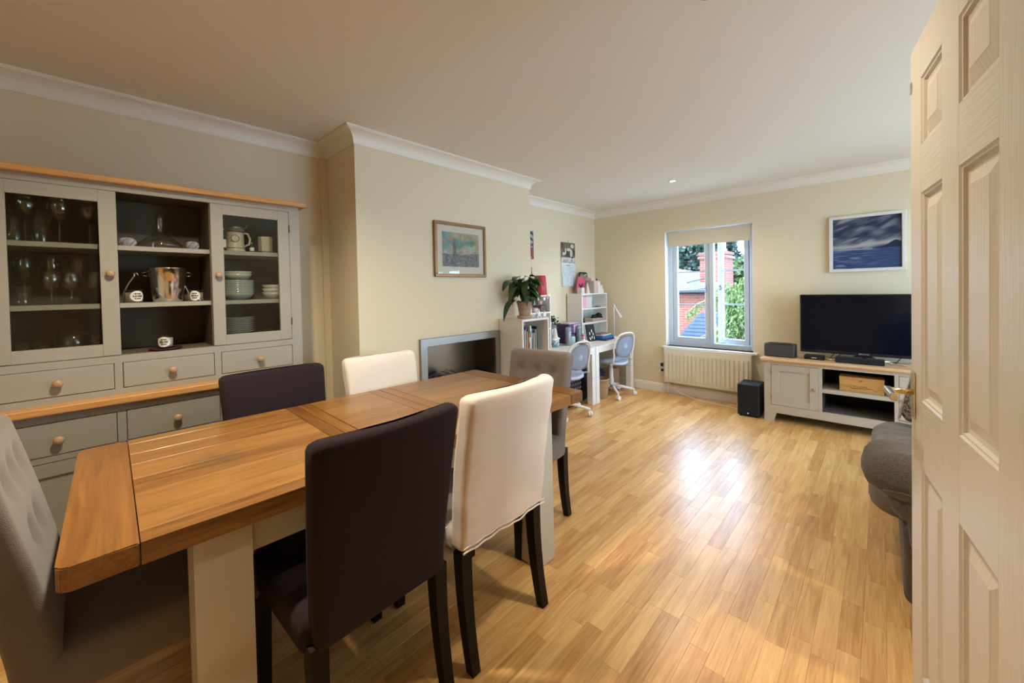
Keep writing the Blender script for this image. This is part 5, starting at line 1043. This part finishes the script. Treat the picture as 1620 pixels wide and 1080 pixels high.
simple('label_card', MB().box(-.001, .001, -.025, .025, 0, .028), WHITEP, 'white label on the front of the blue box file', 'label', (-2.562, 4.62, DZ + .028), radians(-4)) if False else None
# desk lamp
t = thing('desk_lamp', 'slim white desk lamp with a small cone head on the corner desk', 'lamp', (-2.615, 4.785, DZ))
MB().lathe([(0, 0), (.062, 0), (.064, .004), (.045, .014), (.014, .026), (0, .027)], 28).build('base', WHITEP, t); MB().tube([(0, 0, .025), (0, 0, .43)], .0055, 10).build('pole', WHITEP, t)
MB().lathe([(0, .42), (.008, .42), (.011, .445), (.007, .455), (0, .456)], 14).build('joint', WHITEP, t); MB().tube([(0, 0, .445), (.02, .025, .38), (.045, .05, .315), (.062, .066, .265)], [.008, .010, .016, .023], 14).build('shade', WHITEP, t)
# nearer desk
t = thing('night_light', 'white hooded figure night light on a teal base', 'night light', (-2.76, 3.665, DZ)); MB().lathe([(0, 0), (.045, 0), (.048, .01), (.046, .075), (.040, .08), (0, .08)], 24).build('base', mat('teal speckle', (.12, .26, .32), .5, col2=(.5, .6, .62), vscale=40, ramp=(.45, .55)), t); MB().lathe([(0, .08), (.046, .082), (.050, .10), (.030, .12), (.024, .15), (.022, .18), (.012, .215), (.0, .225)], 24).build('figure', mat('white translucent', (.74, .68, .66), .5), t); MB().lathe([(0, 0), (.022, 0), (.03, .012), (.022, .024), (0, .026)], 14, (.0, .045, .08)).lathe([(0, 0), (.022, 0), (.03, .012), (.022, .024), (0, .026)], 14, (.02, -.045, .08)).build('ruffle', WHITEP, t)
def flask(y, x, h, lab, m):
    t = thing('flask', lab, 'flask', (x, y, DZ), group='grey flasks on the nearer desk'); MB().lathe([(0, 0), (.033, 0), (.035, .004), (.035, h * .78), (.033, h * .80), (0, h * .80)], 26).build('body', m, t); MB().lathe([(0, h * .80), (.031, h * .80), (.033, h * .82), (.033, h * .97), (.028, h), (0, h)], 26).build('lid', mat('flask lid', (.30, .32, .36), .5), t); MB().tube([(.022, 0, h * .98), (.030, 0, h * 1.03), (.0, 0, h * 1.05), (-.022, 0, h * .99)], .004, 6).build('loop', mat('flask loop', (.20, .21, .24), .5), t)
flask(3.845, -2.70, .215, 'straight grey flask in front of the teal cup on the nearer desk', SLV); flask(4.085, -2.72, .215, 'darker grey green flask with rounded lid beside the purple box', mat('grey green flask', (.17, .20, .22), .4, .3))
t = thing('cup', 'pale teal round cup behind the straight flask', 'cup', (-2.74, 3.955, DZ)); MB().lathe([(0, 0), (.035, 0), (.050, .03), (.052, .08), (.046, .10), (.043, .10), (.048, .08), (.046, .03), (.032, .006), (0, .006)], 24).build('body', mat('pale teal', (.36, .50, .52), .4), t); MB().tube([(.0, -.048, .085), (0, -.075, .075), (0, -.075, .035), (0, -.047, .028)], .006, 8).build('handle', mat('pale teal', (.36, .50, .52), .4), t)
t = thing('storage_box', 'dark purple box file with a patterned lilac front on the desk', 'box', (-2.85, 4.07, DZ)); MB().box(-.11, .10, -.13, .10, 0, .125, .003).build('lower_box', PUR, t); MB().box(-.11, .10, -.13, .10, .126, .235, .003).build('upper_box', PUR, t); MB().box(.1005, .103, -.04, .10, .13, .23).build('patterned_front', mat('lilac pattern', (.60, .38, .60), .6, col2=(.75, .66, .74), vscale=60, ramp=(.45, .55)), t); MB().box(.1005, .103, -.0, .10, .01, .12).build('lower_front', mat('pink tint', (.66, .54, .58), .6), t); MB().box(-.10, .09, -.12, .09, .236, .25, .003).build('papers', mat('lilac paper', (.55, .46, .60), .7), t)
simple('striped_tin', MB().box(-.022, .022, -.022, .022, 0, .10, .002), mat('red stripes', (.55, .12, .18), .6, col2=(.70, .62, .60), vscale=3, stretch=(.1, .1, 14), ramp=(.48, .52)), 'small red and white striped tin right of the grey green flask', 'tin', (-2.72, 4.185, DZ))
t = thing('trailing_plant', 'dark green artificial trailing plant rising beside the white night light', 'plant', (-2.845, 3.775, DZ)); MB().lathe([(0, 0), (.035, 0), (.042, .05), (.038, .05), (0, .045)], 18).build('pot', BLACKM, t)
r = random.Random(9); stem = [(0, 0, .04), (.0, .03, .12), (0, .035, .20), (0, .0, .27), (0, -.04, .315), (0, -.075, .33), (0, -.095, .31)]; MB().tube(stem, .004, 6).build('stem', LFM, t)
lm = MB()
for k in range(260):
    q = r.random() ** 1.4 * 5.9; i = min(5, int(q)); a = Vector(stem[i]).lerp(Vector(stem[i + 1]), q - i); sp = .055 * (1 - q / 6) + .012; a += Vector((r.uniform(-sp, sp), r.uniform(-sp, sp), r.uniform(-sp, sp) * .7)); d = Vector((r.uniform(-1, 1), r.uniform(-1, 1), r.uniform(-.7, .7))).normalized() * .034; n_ = d.cross(Vector((r.random(), r.random(), 1))).normalized() * .011
    lm.quad(a, a + d * .5 + n_, a + d, a + d * .5 - n_)
lm.build('foliage', mat('dark foliage', (.012, .035, .015), .5), t, kind='stuff')
t = thing('tablet', 'black tablet under white paper at the front of the nearer desk', 'tablet', (-2.70, 4.07, DZ), radians(15)); MB().box(-.12, .085, -.08, .08, 0, .008, .002).build('body', BLACK, t); MB().box(-.118, .083, -.078, .078, .0081, .009).build('screen', mat('tablet glass', (.02, .02, .025), .1), t)
o = MB().box(-.10, .07, -.06, .08, 0, .002).build('paper_sheet', WHITEP); o.location = (-2.69, 4.13, DZ + .0095); o.rotation_euler = (0, 0, radians(15)); tag(o, 'white paper sheet lying over the black tablet', 'paper')
t = thing('document_tray', 'pale lilac document holder standing behind the night light', 'holder', (-2.86, 3.68, DZ)); MB().box(-.08, .08, -.045, -.042, 0, .25).box(-.08, .08, .042, .045, 0, .25).box(-.08, -.077, -.042, .042, 0, .25).box(-.08, .08, -.045, .045, -.0, .003).build('holder', mat('pale lilac', (.42, .42, .55), .5), t); MB().box(-.07, .06, -.03, .03, .004, .20).build('papers', WHITEP, t)
# swivel chairs
FR = mat('white powder coated steel', (.74, .72, .69), .35); SEATB = mat('pale blue grey plastic', (.42, .48, .60), .45)
def swivel(loc, rz, lab, base_rz=0):
    t = thing('swivel_chair', lab, 'chair', (loc[0], loc[1], 0), rz, 'white swivel chairs at the desks')       # faces +Y
    MB().soft(0, .0, .405, .438, .42, .40, .18, .014, mid=2, warp=lambda x, y, z: (x, y, z - .02 * (abs(y) / .2) ** 2 + .015 * (x / .2) ** 2)).build('seat', SEATB, t)
    def sup(a, w_, h_): c, s_ = cos(a), sin(a); return (w_ * math.copysign(abs(c) ** .75, c), h_ * math.copysign(abs(s_) ** .75, s_))
    def bk_(x, z): return Vector((x, -.20 - .05 * (z - .42) / .33 + .10 * (x / .2) ** 2 * .35, z))
    ring = [bk_(sup(a, .180, .16)[0], .615 + sup(a, .180, .16)[1]) for a in [2 * pi * k / 36 for k in range(37)]]
    # panel of the backrest, pierced look kept as fine dots in the plastic
    mb = MB(); f = []
    for rr_ in (1.0, .8, .5, .2): f.append([mb.bm.verts.new(bk_(sup(2 * pi * k / 36, .158 * rr_, .135 * rr_)[0], .622 + sup(2 * pi * k / 36, .158 * rr_, .135 * rr_)[1])) for k in range(36)])
    for a_, b_ in zip(f, f[1:]):
        for k in range(36): mb._face([a_[k], a_[(k + 1) % 36], b_[(k + 1) % 36], b_[k]], True)
    mb._face(f[-1]); bmesh.ops.solidify(mb.bm, geom=list(mb.bm.faces), thickness=.006); mb.build('back_panel', mat('pierced pale plastic', (.46, .52, .64), .5, bump=.6, bscale=260), t)
    hoop = [Vector((-.17, -.12, .425))] + [Vector((-.188, -.185, .44))] + [bk_(sup(a, .188, .165)[0], .62 + sup(a, .188, .165)[1]) for a in [pi * 1.15 - k * pi * 1.3 / 24 for k in range(25)]] + [Vector((.188, -.185, .44)), Vector((.17, -.12, .425))]
    MB().tube(hoop, .0105, 10).build('back_hoop', FR, t)
    MB().box(-.17, .17, -.135, -.11, .395, .412, .004).box(-.10, .10, -.10, .10, .388, .402, .004).build('seat_frame', FR, t)
    MB().lathe([(0, .07), (.032, .07), (.032, .20), (.026, .205), (.026, .33), (.020, .335), (.020, .39), (0, .39)], 18).build('column', FR, t)
    for k in range(5):
        a = base_rz + k * 2 * pi / 5; d = Vector((cos(a), sin(a), 0)); e = d * .275
        MB().tube([d * .02 + Vector((0, 0, .105)), d * .10 + Vector((0, 0, .108)), e + Vector((0, 0, .072))], [.020, .019, .013], 8).build('base_arm', FR, t)
        s_ = Vector((-sin(a + .6), cos(a + .6), 0)); c = MB()
        for q in (-1, 1):
            cc = e + s_ * .0 + Vector((cos(a + .6), sin(a + .6), 0)) * 0; n_ = 18; o2 = cc + Vector((cos(a + .6) * .013 * q, sin(a + .6) * .013 * q, .0265)); ax = Vector((cos(a + .6), sin(a + .6), 0)); up = Vector((0, 0, 1)); sd = ax.cross(up)
            r0 = [[c.bm.verts.new(o2 + ax * w_ + (up * cos(2 * pi * j / n_) + sd * sin(2 * pi * j / n_)) * rad) for j in range(n_)] for w_, rad in ((-.009, .022), (-.006, .026), (.006, .026), (.009, .022))]
            for p_, q_ in zip(r0, r0[1:]):
                for j in range(n_): c._face([p_[j], p_[(j + 1) % n_], q_[(j + 1) % n_], q_[j]], True)
            c._face(r0[0][::-1]); c._face(r0[-1])
        c.tube([e + Vector((0, 0, .026)), e + Vector((0, 0, .075))], .006, 6); c.build('caster', WHITEP, t)
    return t
swivel((-2.47, 4.42), radians(80), 'white swivel chair with blue grey seat at the corner desk', radians(20)); swivel((-2.47, 3.42), radians(86), 'white swivel chair with blue grey seat, half hidden by the grey dining chair', radians(5))
# under the desks
WIC = mat('wicker', (.46, .30, .15), .7); t = thing('wicker_basket', 'round wicker basket under the front edge of the corner desk', 'basket', (-2.50, 4.20, 0)); mb = MB(); mb.lathe([(0, 0), (.082, 0), (.104, .225), (.098, .225), (.078, .006), (0, .006)], 28).build('wall', mat('wicker inner', (.32, .20, .10), .8), t)
mb = MB()
for k in range(13):
    z = .012 + k * .0172; rad = .083 + .022 * z / .23; mb.tube([((rad + .003 * (1 if (j + k) % 2 else -1) * .8) * cos(2 * pi * j / 32) * 1, (rad + .003 * (1 if (j + k) % 2 else -1) * .8) * sin(2 * pi * j / 32), z) for j in range(33)], .0065, 5, caps=False)
mb.build('weave', WIC, t, kind='stuff'); MB().tube([(.108 * cos(2 * pi * j / 32), .108 * sin(2 * pi * j / 32), .227) for j in range(33)], .009, 8, caps=False).build('rim', WIC, t)
t = thing('paper_bag', 'brown paper carrier bag standing under the corner desk by the wall', 'bag', (-2.62, 4.66, 0)); MB().box(-.07, .07, -.13, .12, 0, .27, .002).build('bag', BROWNP, t)
for x in (-.05, .05): MB().tube([(x, -.05, .26), (x, -.04, .34), (x, 0, .37), (x, .04, .34), (x, .05, .26)], .003, 6).build('handle', BROWNP, t)
t = thing('blue_bag', 'dark blue bag slumped behind the wicker basket under the desk', 'bag', (-2.72, 4.42, 0)); MB().soft(0, 0, 0, .30, .22, .24, .06, .05, mid=4, warp=wr(9, 7, .025)).build('body', NAVY, t)
t = thing('patterned_bag', 'black and white lattice patterned bag under the nearer desk', 'bag', (-2.60, 3.70, 0)); MB().box(-.07, .07, -.16, .14, .0, .34, .01).build('bag', BLACKM, t); mb = MB()
for j in range(6):
    for k in range(6): mb.tube([(.072, -.15 + .05 * j, .03 + .05 * k), (.072, -.125 + .05 * j, .055 + .05 * k), (.072, -.10 + .05 * j, .03 + .05 * k), (.072, -.125 + .05 * j, .005 + .05 * k), (.072, -.15 + .05 * j, .03 + .05 * k)], .0025, 4)
mb.build('lattice_print', LGREY, t)
t = thing('black_backpack', 'black backpack on the floor beside the patterned bag', 'bag', (-2.64, 3.86 + .08, 0)); MB().soft(0, 0, 0, .38, .20, .17, .06, .05, mid=5, warp=wr(7, 8, .02)).build('body', mat('backpack', (.015, .018, .035), .8), t); MB().tube([(.09, -.03, .30), (.12, -.02, .22), (.10, 0, .10)], .010, 6).build('strap', BLACKM, t)
o = MB().box(-.05, .05, -.035, .035, 0, .20, .006).build('white_case', WHITEP); o.location = (-2.62, 3.40, 0); tag(o, 'white upright case on the floor beyond the grey chair', 'case')
